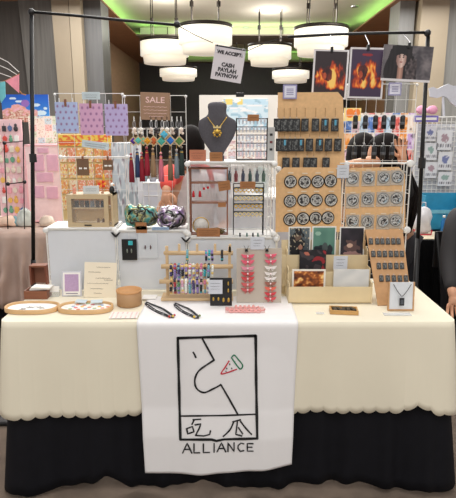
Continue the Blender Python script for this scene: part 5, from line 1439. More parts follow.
# table with mauve cloth
Ym = 3.75
x0, x1 = P(-60, 235, Ym).x, P(52, 235, Ym).x
bm = bmesh.new(); rows = []
ns = 120
for j in range(15):
    row = []
    for i in range(ns + 1):
        u = i / ns; x = x0 + (x1 - x0) * u; v = (j - 2) / 12
        if j < 3: co = Vector((x, Ym + 0.75 * (2 - j) / 2, 0.75 + .004 * nz(x * 6, j)))
        else: co = Vector((x + 0.02 * v * math.sin(u * 30), Ym - 0.03 * v - v * (0.035 * math.sin(u * 46 + 2 * v) + 0.02 * math.sin(u * 17) + 0.05 * abs(nz(u * 9 + v * 2.5, v * 2.2 - u * 4, 3)) + .03 * nz(u * 20, v * 7, 1)), 0.75 - (0.50 + .10 * (1 - u)) * v))
        row.append(bm.verts.new(co))
    rows.append(row)
for j in range(14):
    for i in range(ns): bm.faces.new([rows[j][i], rows[j + 1][i], rows[j + 1][i + 1], rows[j][i + 1]])
bmesh.ops.recalc_face_normals(bm, faces=bm.faces)
me = bpy.data.meshes.new('mauve_tablecloth'); bm.to_mesh(me); bm.free()
o = link('mauve_tablecloth', me, M('mauve_cloth', (184, 160, 148), 0.42, n=0.1, scale=7), None, True); so = o.modifiers.new('t', 'SOLIDIFY'); so.thickness = .004
tag(o, 'mauve pink cloth creased over the neighbouring table at the left', 'tablecloth')
o = MB().b(x0 + .02, x1 - .02, Ym + .10, Ym + .11, 0.0, .70).build('black_underskirt', m_blackcloth); tag(o, 'black cloth hanging below the mauve cloth of the left table', 'skirt')
t = thing('side_table', 'folding table under the mauve cloth of the left neighbour', 'table', ((x0 + x1) / 2, Ym + .4, 0))
MB().b((x0 - x1) / 2 + .03, (x1 - x0) / 2 - .03, -.27, .34, .71, .738).build('tabletop', M('table_laminate', (190, 185, 175), 0.5), t)
for s_ in (-1, 1):
    for q in (-.2, .3): MB().cyl((s_ * ((x1 - x0) / 2 - .1), q, 0), (s_ * ((x1 - x0) / 2 - .1), q, .71), .015, 8).build('leg', m_silver, t)
def plasticbag(label, x, y, rx, rz, col, seed, cat='plastic bag', name='plastic_bag', Y=4.0):
    c = P(x, y, Y)
    def f(co): return co * 1.0 + Vector((nz(co.x * 14 + seed, co.z * 14) * .03, nz(co.z * 14, co.x * 9 + seed) * .02, max(-rz * .35, 0) + nz(co.x * 18, co.z * 18 + seed) * .025))
    mb = MB().ball((0, 0, 0), 1, 24, 16, scale=(rx, rx * .7, rz), fn=f)
    for v in mb.bm.verts: v.co.z = max(v.co.z, -rz * .5)
    o = mb.build(name, M(name + str(seed), col, 0.2, n=.15, scale=20), None, True); o.location = (c.x, Y, 0.757 + rz * .5); tag(o, label, cat, 'wrapped goods on the left table')
plasticbag('pale clear-wrapped bundle on the mauve table beside the left pole', 25, 215, .07, .09, (196, 204, 200), 1)
plasticbag('peach coloured wrapped bundle near the left edge of the mauve table', 8, 226, .08, .05, (226, 196, 176), 2)
plasticbag('grey and beige wrapped bundle on the mauve table next to the left cube', 47, 225, .06, .05, (206, 190, 176), 3)
plasticbag('teal foil bundle on the mauve table left of the pole', 14, 206, .04, .05, (120, 160, 170), 4)
# posters and grids
def sky(u, v):
    c = mixc((70, 160, 226), (24, 92, 204), v)
    for (a_, b_, r1, r2) in ((.72, .62, .09, .06), (.82, .34, .12, .09), (.25, .86, .07, .04), (.4, .75, .09, .04), (.92, .5, .04, .05)):
        if ell(u, v, a_, b_, r1, r2) < 1 + nz(u * 14, v * 10) * .6: c = (214, 236, 248)
    k = .48 - abs(u - .33) * .6 + .18 * nz(u * 8, v * 6, 2)
    if v < k + .15 and u < .75: c = mixc((240, 190, 210), (222, 160, 130), nz(u * 16, v * 16, 5) + .5)
    if v < k - .05 and u < .8: c = mixc((236, 226, 206), (186, 112, 96), nz(u * 22, v * 20, 6) * 1.5 + .5)
    if v < .16 and u > .6: c = (206, 224, 196)
    if ell(u, v, .5, .68, .09, .13) < 1: c = (150, 110, 190)
    return c
flat('sky_poster', 'bright blue poster of clouds and pink buildings behind the left pole', 'poster', 2, 94.5, 49, 122, 4.45, sky, 90, 54)
def keyfn(u, v):
    c = (240, 214, 220)
    i, j = int(u * 5), int(v * 12); a_, b_ = (u * 5) % 1, (v * 12) % 1
    rs = random.Random(i * 31 + j * 7); col = [(200, 60, 60), (60, 90, 140), (240, 240, 236), (226, 170, 70), (90, 60, 60), (80, 140, 110), (40, 40, 44), (230, 150, 170)][rs.randrange(8)]
    if ell(a_, b_, .5 + .1 * rs.random(), .5, .36, .42) < 1: c = col
    if u < .02 or u > .98: c = (230, 160, 180)
    return c
t = thing('keychain_stand', 'pink display stand hung with rows of colourful keychains at the far left', 'display stand', (P(15, 218, 4.25).x, 4.25, 0.757))
cx, zb, zt_, w_ = box_at(3, 122, 26, 218, 4.25)
MB().b(-w_ / 2 - .02, w_ / 2 + .02, .004, .02, 0, zt_ - .757 + .02, bevel=.003).build('back_panel', M('pink_panel', (244, 206, 212), 0.6), t)
MB().b(-w_ / 2 - .02, w_ / 2 + .02, -.08, .02, 0, .01).build('foot', M('pink_panel', (244, 206, 212), 0.6), t)
rs = random.Random(4)
kcols = [(216, 84, 76), (96, 120, 170), (250, 250, 246), (236, 190, 100), (236, 226, 210), (110, 170, 140), (60, 58, 64), (240, 170, 186)]
num = 0
for j in range(9):
    for i in range(4):
        x = (-.5 + (i + .5) / 4) * w_; z_ = 0.757 + (zt_ - .757) * (1 - (j + .9) / 9.6); kc = rs.randrange(8); sc = rs.uniform(.8, 1.25)
        mb = MB(); kk = (i + j) % 3
        if kk == 0: mb.ball((0, 0, 0.02 * sc), .017 * sc, 10, 8, scale=(1, .35, 1.2)).ball((0, 0, 0.045 * sc), .011 * sc, 8, 6, scale=(1, .4, 1))
        elif kk == 1: mb.b(-.015 * sc, .015 * sc, -.004, .004, 0, .042 * sc, bevel=.003)
        else: mb.prism([(0, 0), (.014, .012), (.018, .032), (.006, .045), (-.006, .045), (-.018, .032), (-.014, .012)], -.004, .004)
        mb.cyl((0, 0, .04), (0, 0, .062), .0015, 5)
        o = mb.build('keychain', M('kc%d' % kc, kcols[kc], .45)); o.location = (P(15, 218, 4.25).x + x, 4.25 - .004, z_)
        tag(o, 'colourful keychain on the pink stand, %s from left in %s row from top' % (ords[i], ords[j]), 'keychain', 'keychains on the pink display stand')
# black connector balls & wires of left neighbour frame
t = thing('pipe_grid', 'thin black wire frame with ball joints before the pink stand', 'wire frame', (P(15, 190, 3.9).x, 3.9, .757))
ox = t.location.x
Q = lambda x, y: P(x, y, 3.9) - Vector((ox, 3.9, .757))
MB().cyl(Q(8, 184), Q(24.5, 182), .004, 6).cyl(Q(8, 230) * 1, Q(4, 143), .004, 6).cyl(Q(24.5, 230), Q(23, 120), .004, 6).cyl(Q(4, 143), Q(23.5, 141), .003, 6).build('rods', m_black, t)
for q in ((8, 184), (24.5, 182), (4.5, 143)): MB().ball(Q(*q), .014, 10, 8).build('joint', m_blackp, t, True)
for v in (Q(8, 230), Q(24.5, 230)): pass
# pink cube stand with mauve panels
cx, zb, zt_, w_ = box_at(26, 144.5, 62, 222, 4.15)
t = thing('pink_shelf', 'tall pink translucent shelf with mauve panels behind the left pole', 'shelf', (cx, 4.15, .757)); h = zt_ - .757
MB().b(-w_ / 2, w_ / 2, 0, .25, 0, .012).b(-w_ / 2, w_ / 2, 0, .25, h - .012, h).b(-w_ / 2, -w_ / 2 + .012, 0, .25, 0, h).b(w_ / 2 - .012, w_ / 2, 0, .25, 0, h).b(-w_ / 2, w_ / 2, .24, .25, 0, h).build('case', M('pink_panel2', (246, 190, 198), 0.5), t)
def Lr(x0_, y0_, x1_, y1_):
    a_ = P(x0_, y0_, 4.14); b__ = P(x1_, y1_, 4.14); return a_.x - cx, b__.x - cx, b__.z - .757, a_.z - .757
for r_ in ((37, 148, 48, 153), (33, 155, 44, 171), (46, 155, 58, 171), (36, 173, 53, 182), (34, 186, 44, 198), (46, 187, 58, 199)):
    a_, b__, c_, d__ = Lr(*r_); MB().b(a_, b__, -.004, .004, c_, d__, bevel=.002).build('panel', M('mauve_panel', (226, 176, 200), 0.5), t)
MB().b(-w_ / 2 + .012, w_ / 2 - .012, .004, .01, .012, h - .012).build('front_film', M('pink_film', (252, 218, 222), 0.4), t)
# pale prints above pink shelf (y 112-145)
def pale(cols, seed, k=6):
    def fn(u, v):
        i, j = int(u * k), int(v * k * 1.1); rs = random.Random(i * 13 + j * 71 + seed); c = cols[rs.randrange(len(cols))]
        a_, b_ = (u * k) % 1, (v * k * 1.1) % 1
        if a_ < .1 or b_ < .1: return (244, 236, 226)
        if nz(u * 30, v * 30, seed) > .15: c = mixc(c, (255, 255, 255), .5)
        if nz(u * 22 + 9, v * 22, seed) > .3: c = mixc(c, (160, 80, 60), .5)
        return c
    return fn
flat('sticker_sheet_board', 'pale board of green and cream sticker sheets above the pink shelf', 'board', 29, 116, 60, 144, 4.4, pale([(206, 226, 196), (240, 232, 214), (196, 220, 226), (240, 190, 180)], 3, 4), 60, 50)
# yellow / orange sticker stand
cx, zb, zt_, w_ = box_at(60, 134, 113, 232, 3.6)
t = thing('sticker_stand', 'tall stand papered with yellow and orange sticker sheets behind the cabinet', 'display stand', (cx, 3.6, 0))
m_yel = M('yellow_header', (246, 206, 92), 0.6)
MB().b(-w_ / 2, w_ / 2, .012, .03, 0, zt_).build('back_board', M('yellow_board', (248, 214, 150), 0.6), t)
MB().b(-w_ / 2, w_ / 2, -.10, .13, 0, .02).build('foot', m_yel, t)
a_ = P(60, 146, 3.58).z; b__ = P(60, 135, 3.58).z
painted('header', w_, b__ - a_, 80, 16, lambda u, v: (232, 110, 60) if (abs(v - .3) < .14 and (u % .5) < .34) else ((244, 120, 60) if nz(u * 16, v * 4, 2) > .1 else (250, 214, 90)), t, t=.01).location = (0, 0.0, a_)
ws = ['top', 'upper', 'middle', 'lower', 'bottom']
for j in range(4):
    for i in range(6):
        x = (-.5 + (i + .5) / 6) * w_; zz = P(86, 162 + j * 16, 3.58).z
        rs = random.Random(i * 7 + j); base = [(248, 190, 110), (250, 214, 140), (244, 160, 130), (250, 226, 190), (236, 140, 70)][rs.randrange(5)]
        o = painted('sticker_sheet', w_ / 6 * .86, .09, 16, 18, (lambda bs, sd: (lambda u, v: mixc((244, 160, 96), (232, 130, 100), u) if nz(u * 5 + sd, v * 6, sd) > .2 else (bs if nz(u * 7, v * 7 + sd) > -.2 else (255, 244, 220))))(base, i * 3.1 + j), None, t=.002)
        o.location = (cx + x, 3.598, zz); tag(o, 'yellow-orange sticker sheet behind the cabinet, %s from left in %s row' % (ords[i], ws[j]), 'sticker sheet', 'sticker sheets on the yellow stand')
# translucent acrylic boxes behind
cx, zb, zt_, w_ = box_at(113, 143, 138, 232, 3.5)
def acr(u, v):
    i = int(v * 9); c = (200, 212, 220) if i % 3 else (170, 184, 192)
    if nz(u * 10, v * 26, 3) > .15: c = (226, 232, 236)
    if nz(u * 14, v * 20, 8) > .35: c = (150, 140, 150)
    return c
t = thing('acrylic_tower', 'tall translucent acrylic drawer tower behind the tassels', 'drawers', (cx, 3.5, 0))
painted('front', w_, zt_ - .02, 40, 90, acr, t, t=.004).location = (0, 0, .02)
MB().b(-w_ / 2, w_ / 2, .004, .2, 0, .02).b(-w_ / 2, w_ / 2, .004, .2, zt_ - .01, zt_).b(-w_ / 2, -w_ / 2 + .006, .004, .2, 0, zt_).b(w_ / 2 - .006, w_ / 2, .004, .2, 0, zt_).build('case', m_frost, t)
# white storage shelving behind centre
m_pale = M('pale_shelf', (214, 218, 226), 0.5, n=.03)
cx, zb, zt_, w_ = box_at(139, 183, 190, 232, 3.76)
t = thing('white_drawer_shelf', 'low white wire shelf with frosted boxes behind the iridescent pouches', 'shelf', (cx, 3.76, 0)); h = zt_
MB().b(-w_ / 2, w_ / 2, .01, .3, .02, h).build('body', m_pale, t)
mb = MB(); wires(mb, -w_ / 2, w_ / 2, .02, h, 0, 5, 12, .003, .005); mb.build('wire_front', m_wire, t)
for i in range(2):
    for s_ in (-1, 1): MB().cyl((s_ * (w_ / 2 - .03), .04 + .2 * i, 0), (s_ * (w_ / 2 - .03), .04 + .2 * i, .02), .015, 8).build('foot', m_black, t)
for k, x in enumerate((133, 141, 149, 157)):
    c = P(x, 183, 3.5)
    o = thing('grey_jar', 'small grey lidded jar behind the tassels, %s from the left' % ords[k], 'jar', (P(144 + k * 9, 183, 3.88).x, 3.88, zt_), 'grey jars on the white shelf')
    MB().lathe([(0.022, 0), (0.026, .004), (0.026, .04), (0.02, .046)], n=16).build('jar', M('jar%d' % (k % 2), [(120, 134, 140), (150, 150, 156)][k % 2], .4), o, True)
    MB().lathe([(0.0, .046), (0.024, .046), (0.024, .054), (0, .056)], n=16).build('lid', m_silver, o, True)
# far white booth wall
cx, zb, zt_, w_ = box_at(200, 95, 279, 240, 6.2)
t = thing('booth_backdrop', 'white backdrop wall of a far stall behind the grey bust', 'backdrop', (cx, 6.2, 0))
MB().b(-w_ / 2, w_ / 2, 0, .06, 0, zt_).build('panel', M('booth_white', (226, 222, 214), 0.6, n=.02, scale=3), t)
for s_ in (-1, 1): MB().b(s_ * (w_ / 2 - .2) - .04, s_ * (w_ / 2 - .2) + .04, .06, .5, 0, .05).build('foot', m_silver, t)
def screen(u, v):
    c = (206, 226, 236)
    if v > .82: c = (240, 214, 120) if u < .45 else (190, 220, 236)
    if nz(u * 9, v * 7, 2) > .2: c = (160, 196, 214)
    if nz(u * 5, v * 12, 6) > .25: c = (236, 238, 240)
    return c
flat('booth_poster', 'pale blue and yellow poster on the far white backdrop', 'poster', 222, 99, 268, 130, 6.188, screen, 50, 36)
flat('booth_notice', 'pale grey notice board beneath the far blue poster', 'poster', 218, 134, 272, 160, 6.188, pale([(220, 222, 226), (206, 212, 220), (232, 226, 220), (214, 190, 196)], 9, 6), 60, 30)
# spotlight on booth
# mid white counter behind cubes
cx, zb, zt_, w_ = box_at(196, 176, 318, 240, 3.9)
t = thing('white_counter', 'long white counter of the stall behind, seen through the wire cubes', 'counter', (cx, 3.95, 0))
MB().b(-w_ / 2, w_ / 2, 0, .6, 0.03, .96).build('body', M('counter_white', (220, 220, 224), 0.5), t)
MB().b(-w_ / 2 - .02, w_ / 2 + .02, -.02, .62, .96, .98).build('worktop', m_white, t)
MB().b(-w_ / 2 + .05, w_ / 2 - .05, .04, .56, 0, .03).build('plinth', m_black, t)
for k, (x, cc, hh) in enumerate(((218, (226, 190, 196), .20), (228, (176, 188, 200), .16), (238, (234, 230, 226), .22), (262, (190, 204, 200), .18), (214, (240, 214, 200), .12))):
    o = MB().b(-.055, .055, -.05, .05, 0, hh, bevel=.006).b(-.03, .03, -.03, .03, hh, hh + .015).build('stock_box', M('stock%d' % k, cc, .5)); o.location = (P(x, 180, 4.15).x, 4.12 + .13 * (k % 2) + (.0 if k < 4 else .25), .98)
    tag(o, ['pale pink box on the white counter behind', 'blue grey box on the white counter behind', 'tall white box on the white counter behind', 'pale green box on the counter behind the black tower', 'short peach box at the back of the white counter'][k], 'box', 'stock boxes on the counter behind')

# bunting at the upper left
t = thing('bunting', 'string bunting with a pink and a teal pennant at the upper left', 'bunting', P(15, 72, 4.3))
o0 = t.location.copy()
QB = lambda x, y, Y=4.3: P(x, y, Y) - o0
MB().tube([QB(-6, 84), QB(5, 81), QB(19.5, 74)], .004, 5).build('string', m_kraft, t)
MB().tube([QB(19, 90), QB(22, 94), QB(26, 95)], .004, 5).build('string', m_kraft, t)
mb = MB(); mb.prism([(QB(5.5, 81).x, QB(5.5, 81).z), (QB(19, 74.5).x, QB(19, 74.5).z), (QB(19, 93).x, QB(19, 93).z)], -.003, .003); mb.build('pink_pennant', M('pink_fabric', (232, 150, 168), .7, n=.12, scale=20), t)
mb = MB(); mb.prism([(QB(-3, 82).x, QB(-3, 82).z), (QB(5, 81).x, QB(5, 81).z), (QB(5.5, 97).x, QB(5.5, 97).z), (QB(1, 103).x, QB(1, 103).z)], -.003, .003); mb.build('teal_pennant', M('teal_fabric', (110, 190, 200), .7, n=.12, scale=20), t)
for k in range(3):
    MB().tube([QB(-6, 55 + 8 * k, 5), QB(8, 62 + 7 * k, 5), QB(19, 72 + 4 * k, 5)], .003, 5).build('string', m_wire, t)
# ================================================================== NEIGHBOURING STALLS, RIGHT
# posters behind the capsule grid
def colourful(cols, k, seed):
    def fn(u, v):
        i, j = int(u * k), int(v * k * .8); rs = random.Random(i * 13 + j * 71 + seed); c = cols[rs.randrange(len(cols))]
        if (u * k) % 1 < .08 or (v * k * .8) % 1 < .08: return (240, 236, 232)
        n = nz(u * 24, v * 24, seed)
        if n > .15: c = mixc(c, (255, 255, 255), .5)
        if n < -.3: c = mixc(c, (40, 30, 40), .5)
        return c
    return fn
cx, zb, zt_, w_ = box_at(341, 113, 412, 236, 4.6)
t = thing('sticker_display', 'colourful sticker wall of the stall behind the capsule grid', 'display stand', (cx, 4.6, 0))
painted('printed_face', w_, zt_ - .6, 110, 110, colourful([(240, 150, 60), (206, 170, 220), (90, 130, 200), (240, 220, 200), (226, 100, 90), (180, 210, 230), (236, 200, 210)], 9, 4), t, t=.006).location = (0, 0, .6)
MB().b(-w_ / 2, w_ / 2, .006, .03, 0, zt_).build('back_board', m_white, t)
MB().b(-w_ / 2, w_ / 2, -.15, .2, 0, .03).build('foot', m_white, t)
cx, zb, zt_, w_ = box_at(344, 109, 360, 121, 4.5)
flat('orange_mascot_sign', 'orange and yellow topper sign above the sticker wall', 'sign', 344, 108, 361, 121, 4.56, lambda u, v: (240, 130, 50) if ell(u, v, .35, .6, .25, .35) < 1 or ell(u, v, .75, .65, .2, .3) < 1 else (250, 220, 140), 30, 22)
# white grid stall at right
cx, zb, zt_, w_ = box_at(414, 117, 470, 232, 4.2)
t = thing('white_price_wall', 'white wire wall with paper sheets behind the right pole', 'wire grid', (cx, 4.2, .75))
mb = MB(); wires(mb, -w_ / 2, w_ / 2, 0, zt_ - .75, 0, 12, 22, .003, .006); mb.build('wire_mesh', m_wire, t)
MB().b(-w_ / 2, w_ / 2, .02, .03, 0, zt_ - .80).build('back_panel', M('greyish_white', (206, 208, 214), .6), t)
rs = random.Random(8)
for k, (x0, y0, x1, y1) in enumerate(((424, 127, 436, 141), (437, 130, 452, 150), (425, 143, 437, 160), (438, 152, 452, 170), (425, 162, 437, 178), (438, 172, 452, 186))):
    def f(u, v, kk=k):
        c = (228, 230, 234)
        if ell(u, v, .5, .6, .25, .2) < 1 + nz(u * 9, v * 9, kk): c = [(120, 130, 176), (176, 150, 160), (150, 176, 170)][kk % 3]
        if .15 < v < .3 and int(u * 12) % 2: c = (120, 120, 130)
        return c
    flat('price_sheet', 'white printed sheet on the right wire wall, %s' % ['upper left one', 'upper right one', 'middle left one', 'middle right one', 'lower left one', 'lower right one'][k], 'paper sheet', x0, y0, x1, y1, 4.18, f, 16, 18, th=.003, group='printed sheets on the right wire wall')
cx, zb, zt_, w_ = box_at(414, 115.5, 438.5, 122, 4.1)
t = thing('purple_name_sign', 'purple name sign topped with a pink bow right of the capsule grid', 'sign', (cx, 4.1, zb)); h = zt_ - zb
MB().b(-w_ / 2, w_ / 2, 0, .01, 0, h, bevel=.003).build('board', M('purple_sign', (128, 116, 196), .5), t)
MB().b(-w_ * .42, w_ * .42, -.002, 0, h * .3, h * .7).build('white_band', m_paper, t)
mb = MB()
for s_ in (-1, 1): mb.ball((s_ * .04, 0, h + .04), .04, 12, 8, scale=(1, .4, .8))
mb.ball((0, -.01, h + .035), .018, 8, 6).build('bow', M('pink_bow', (240, 170, 200), .6), t, True)
MB().cyl((0, .02, h * .5), (0, .10, h * .5 ), .004, 6).build('bracket', m_wire, t)
# cloud-shaped grey sign
t = thing('cloud_sign', 'grey cloud-shaped sign hanging beside the right stone pillar', 'sign', P(442, 105, 4.3)); o0 = t.location.copy()
pts = []
for (x, y) in ((429, 88), (433, 87), (437, 89), (443, 86), (448, 84), (453, 86), (460, 85), (466, 92), (464, 104), (458, 108), (452, 104), (447, 98), (443, 96), (437, 98), (430, 97)):
    q = P(x, y, 4.3) - o0; pts.append((q.x, q.z))
MB().prism(pts, -.01, .01).build('panel', M('cloud_grey', (196, 198, 206), .5), t)
MB().cyl(P(443, 97, 4.3) - o0, P(444, 118, 4.3) - o0, .01, 8).build('post', M('cloud_grey', (196, 198, 206), .5), t)
# dark draped neighbour table at right
xa_, xb_ = P(408, 240, 3.5).x, P(520, 240, 3.5).x
m_bk2 = M('black_drape', (12, 12, 14), .85, n=.2, spec=.12)
t = thing('dark_table', 'black draped table of the right neighbour behind the pole', 'table', ((xa_ + xb_) / 2, 3.9, 0)); W = (xb_ - xa_) / 2
mb = MB(); n = 70; A = []; B_ = []
for i in range(n + 1):
    x = -W + 2 * W * i / n; yy = -.4 + .018 * math.sin(i * .9); A.append(mb.bm.verts.new((x, -.39, .745))); B_.append(mb.bm.verts.new((x, yy - .02, .02)))
for i in range(n): mb.face([A[i], A[i + 1], B_[i + 1], B_[i]])
C1 = mb.bm.verts.new((-W, .35, .745)); C2 = mb.bm.verts.new((W, .35, .745)); D1 = mb.bm.verts.new((-W, .35, .02)); D2 = mb.bm.verts.new((W, .35, .02))
mb.face([C1, C2] + A[::-1]); mb.face([C1, A[0], B_[0], D1]); mb.face([C2, D2, B_[-1], A[-1]]); mb.build('drape', m_bk2, t)
MB().b(-W + .02, W - .02, -.36, .33, .70, .735).build('tabletop', M('table_laminate', (190, 185, 175), 0.5), t)
for s_ in (-1, 1):
    for q in (-.3, .3): MB().cyl((s_ * (W - .1), q, 0), (s_ * (W - .1), q, .70), .015, 8).build('leg', m_silver, t)
MB().b(-W + .02, -W + .35, -.36, -.1, .746, .75).build('paper_runner', M('paper_cream', (226, 214, 186), .6), t)
# things on dark table: blue crate, white/red bag, bottle
cx, zb, zt_, w_ = box_at(424, 196, 466, 232, 3.85)
t = thing('blue_crate', 'blue display crate on the dark neighbouring table', 'crate', (cx, 3.85, .747)); h = zt_ - .747
MB().b(-w_ / 2, w_ / 2, 0, .2, 0, .01).b(-w_ / 2, w_ / 2, .19, .2, 0, h).b(-w_ / 2, -w_ / 2 + .01, 0, .2, 0, h).b(w_ / 2 - .01, w_ / 2, 0, .2, 0, h).b(-w_ / 2, w_ / 2, 0, .01, 0, h * .55).build('crate', M('crate_blue', (50, 150, 186), .45, n=.15, scale=12), t)
MB().b(-w_ / 2 - .003, w_ / 2 + .003, -.004, 0.0, h * .5, h * .6).build('rim', M('crate_lightblue', (120, 190, 210), .4), t)
for k, x in enumerate((444, 449.5)):
    c = P(x, 232, 3.72); o = thing('blue_bottle', 'blue bottle standing before the blue crate, %s one' % ('left' if k == 0 else 'right'), 'bottle', (c.x, 3.74, .747), 'blue bottles before the crate')
    MB().lathe([(0.016, 0), (.018, .004), (.018, .085), (.008, .105), (.008, .115)], n=16).build('body', M('bottle_blue', (40, 110, 170), .2), o, True)
    MB().lathe([(.0095, .115), (.0095, .13), (0, .131)], n=12).build('cap', m_paper, o, True)
c = P(422.5, 228, 3.70)
t = thing('white_carrier_bag', 'white plastic carrier bag with a red edge behind the right pole', 'bag', (c.x, 3.72, .747))
def f(co): return Vector((co.x + .018 * nz(co.z * 20, co.y * 20), co.y + .015 * nz(co.x * 24, co.z * 22), max(0.0, co.z + .014 * nz(co.x * 20, 7))))
MB().ball((0, 0, .09), 1, 24, 16, scale=(.068, .05, .105), fn=f).build('body', M('bag_white', (226, 226, 230), .35, n=.05), t, True)
MB().tube([(-.06, -.035, .04), (-.065, -.03, .0045), (-.02, -.052, .0045), (.05, -.05, .0055), (.062, -.03, .03)], .006, 6).build('red_edge', M('red_strip', (190, 30, 50), .5), t, True)
MB().tube([(-.02, 0, .18), (-.015, -.01, .225), (.012, -.01, .225), (.02, 0, .18)], .004, 6).build('handle', M('bag_white', (226, 226, 230), .35), t, True)

# ================================================================== PEOPLE
def skin_body(name, nodes, edges, m, root, parent=None, sub=2):
    me = bpy.data.meshes.new(name); keys = list(nodes); idx = {k: i for i, k in enumerate(keys)}
    me.from_pydata([nodes[k][:3] for k in keys], [(idx[a_], idx[b_]) for a_, b_ in edges], [])
    o = bpy.data.objects.new(name, me); C.objects.link(o)
    md = o.modifiers.new('skin', 'SKIN'); md.use_smooth_shade = True
    for i, k in enumerate(keys):
        sv = me.skin_vertices[0].data[i]; r = nodes[k][3]; sv.radius = (r, r if len(nodes[k]) < 5 else nodes[k][4]); sv.use_root = (k == root)
    ms = o.modifiers.new('sub', 'SUBSURF'); ms.levels = sub; ms.render_levels = sub
    dg = bpy.context.evaluated_depsgraph_get(); dg.update(); m2 = bpy.data.meshes.new_from_object(o.evaluated_get(dg))
    bpy.data.objects.remove(o)
    return m2
def hand_nodes(pre, nodes, edges, wrist, palm_dir, side, s=1.0, spread=1.0):
    w0 = Vector(nodes[wrist][:3]); d = Vector(palm_dir).normalized(); sd = Vector(side).normalized(); up = d.cross(sd)
    p = w0 + d * .045 * s; nodes[pre + 'palm'] = (*p, .022 * s, .014 * s); edges.append((wrist, pre + 'palm'))
    kn = p + d * .030 * s
    for i, (off, ln) in enumerate(((-.030, .062), (-.010, .072), (.010, .068), (.028, .052))):
        a_ = kn + sd * off * s; b_ = a_ + (d + sd * off * 6 * spread).normalized() * ln * .45 * s; c_ = b_ + (d * .85 + sd * off * 6 * spread + up * -.45).normalized() * ln * .5 * s
        for q, (v, r) in enumerate(((a_, .0095), (b_, .0085), (c_, .007))): nodes['%sf%d%d' % (pre, i, q)] = (*v, r * s)
        edges += [(pre + 'palm', '%sf%d0' % (pre, i)), ('%sf%d0' % (pre, i), '%sf%d1' % (pre, i)), ('%sf%d1' % (pre, i), '%sf%d2' % (pre, i))]
    a_ = w0 + d * .022 * s - sd * .026 * s; b_ = a_ + (d * .7 - sd * .8).normalized() * .03 * s; c_ = b_ + (d - sd * .25).normalized() * .026 * s
    for q, (v, r) in enumerate(((a_, .012), (b_, .010), (c_, .008))): nodes['%st%d' % (pre, q)] = (*v, r * s)
    edges += [(pre + 'palm', pre + 't0'), (pre + 't0', pre + 't1'), (pre + 't1', pre + 't2')]
def head_mesh(bm, c, s, yaw, pitch=0):
    """head with nose, brow, chin and ears; s = half height"""
    rot = Matrix.Rotation(yaw, 4, 'Z') @ Matrix.Rotation(pitch, 4, 'X')
    g = bmesh.ops.create_uvsphere(bm, u_segments=24, v_segments=18, radius=1)
    for v in g['verts']:
        x, y, z = v.co; wx = .70 if z > -.1 else .70 - .28 * (-z - .1)
        y2 = y * .86; 
        if y < 0 and abs(x) < .22 and -.35 < z < .12: y2 -= .16 * (1 - abs(x) / .22) * (1 - abs(z + .2) / .35 if abs(z + .2) < .35 else 0)
        if y < 0 and z < -.55: y2 -= .06
        v.co = Vector((x * wx, y2, z)) * s
    for sx in (-1, 1):
        e = bmesh.ops.create_uvsphere(bm, u_segments=8, v_segments=6, radius=1, matrix=Matrix.Translation((sx * .70 * s, .05 * s, -.05 * s)) @ Matrix.Diagonal((.07 * s, .14 * s, .24 * s, 1)))
        g['verts'] += e['verts']
    mt = Matrix.Translation(c) @ rot
    for v in g['verts']: v.co = mt @ v.co
    for v in g['verts']:
        for f_ in v.link_faces: f_.smooth = True
def person(label, base, nodes, edges, head, hs, yaw, shirt_keys, shirt_col, pitch=0, leg_keys=None, leg_col=(30, 30, 36), hair=None):
    o = thing('person', label, 'person', base); b0 = Vector(base)
    loc_n = {k: (v[0] - b0.x, v[1] - b0.y, v[2] - b0.z) + tuple(v[3:]) for k, v in nodes.items()}
    m2 = skin_body('body', loc_n, edges, m_skin, 'pelvis'); bm = bmesh.new(); bm.from_mesh(m2)
    head_mesh(bm, Vector(head) - b0, hs, yaw, pitch); bm.to_mesh(m2); bm.free(); m2.materials.clear()
    link('body', m2, m_skin, o)
    rot = Matrix.Rotation(yaw, 3, 'Z') @ Matrix.Rotation(pitch, 3, 'X'); hc = Vector(head) - b0
    for sx in (-1, 1):
        MB().ball(hc + rot @ Vector((sx * .26 * hs, -.80 * hs, .02 * hs)), .075 * hs, 8, 6).build('eye', m_ink, o, True)
    MB().ball(hc + rot @ Vector((0, -.82 * hs, -.48 * hs)), .14 * hs, 8, 6, scale=(1.2, .4, .4)).build('mouth', M('lips', (180, 80, 80), .4), o, True)
    def cloth(name, keys, col, gr):
        nn = {k: tuple(loc_n[k][:3]) + tuple(r + gr for r in loc_n[k][3:]) for k in keys}; ee = [e for e in edges if e[0] in nn and e[1] in nn]
        mm = skin_body(name, nn, ee, None, keys[0]); mm.materials.clear(); link(name, mm, M(name + '%d_%d_%d' % col, col, .8, n=.1), o)
    cloth('shirt', shirt_keys, shirt_col, .012)
    if leg_keys: cloth('trousers', leg_keys, leg_col, .010)
    return o, hc, rot
def hair_cap(o, hc, rot, hs, drop=0.0, side=None, col=m_hair, seed=0):
    mb = MB()
    def f(co):
        return co * (1 + .05 * math.sin(co.x * 160 + seed))
    bm_ = mb.bm; g = bmesh.ops.create_uvsphere(bm_, u_segments=28, v_segments=18, radius=1)
    for v in g['verts']:
        x, y, z = v.co
        sc = Vector((.80, .96, 1.07))
        yy = y + .10
        if y < -.35 and z < .55: yy = max(yy, -.30 + 0 * y)   # open in front of the face
        zz = z
        if z < 0 and y > -.35: zz = z * (1 + drop * 1.0)
        v.co = hc + rot @ (Vector((x * sc.x * (1 + (.12 * drop if z < 0 else 0)) * (1 + .03 * math.sin(x * 30 + y * 24)), yy * sc.y, zz * sc.z)) * hs)
    mb.build('hair', col, o, True)
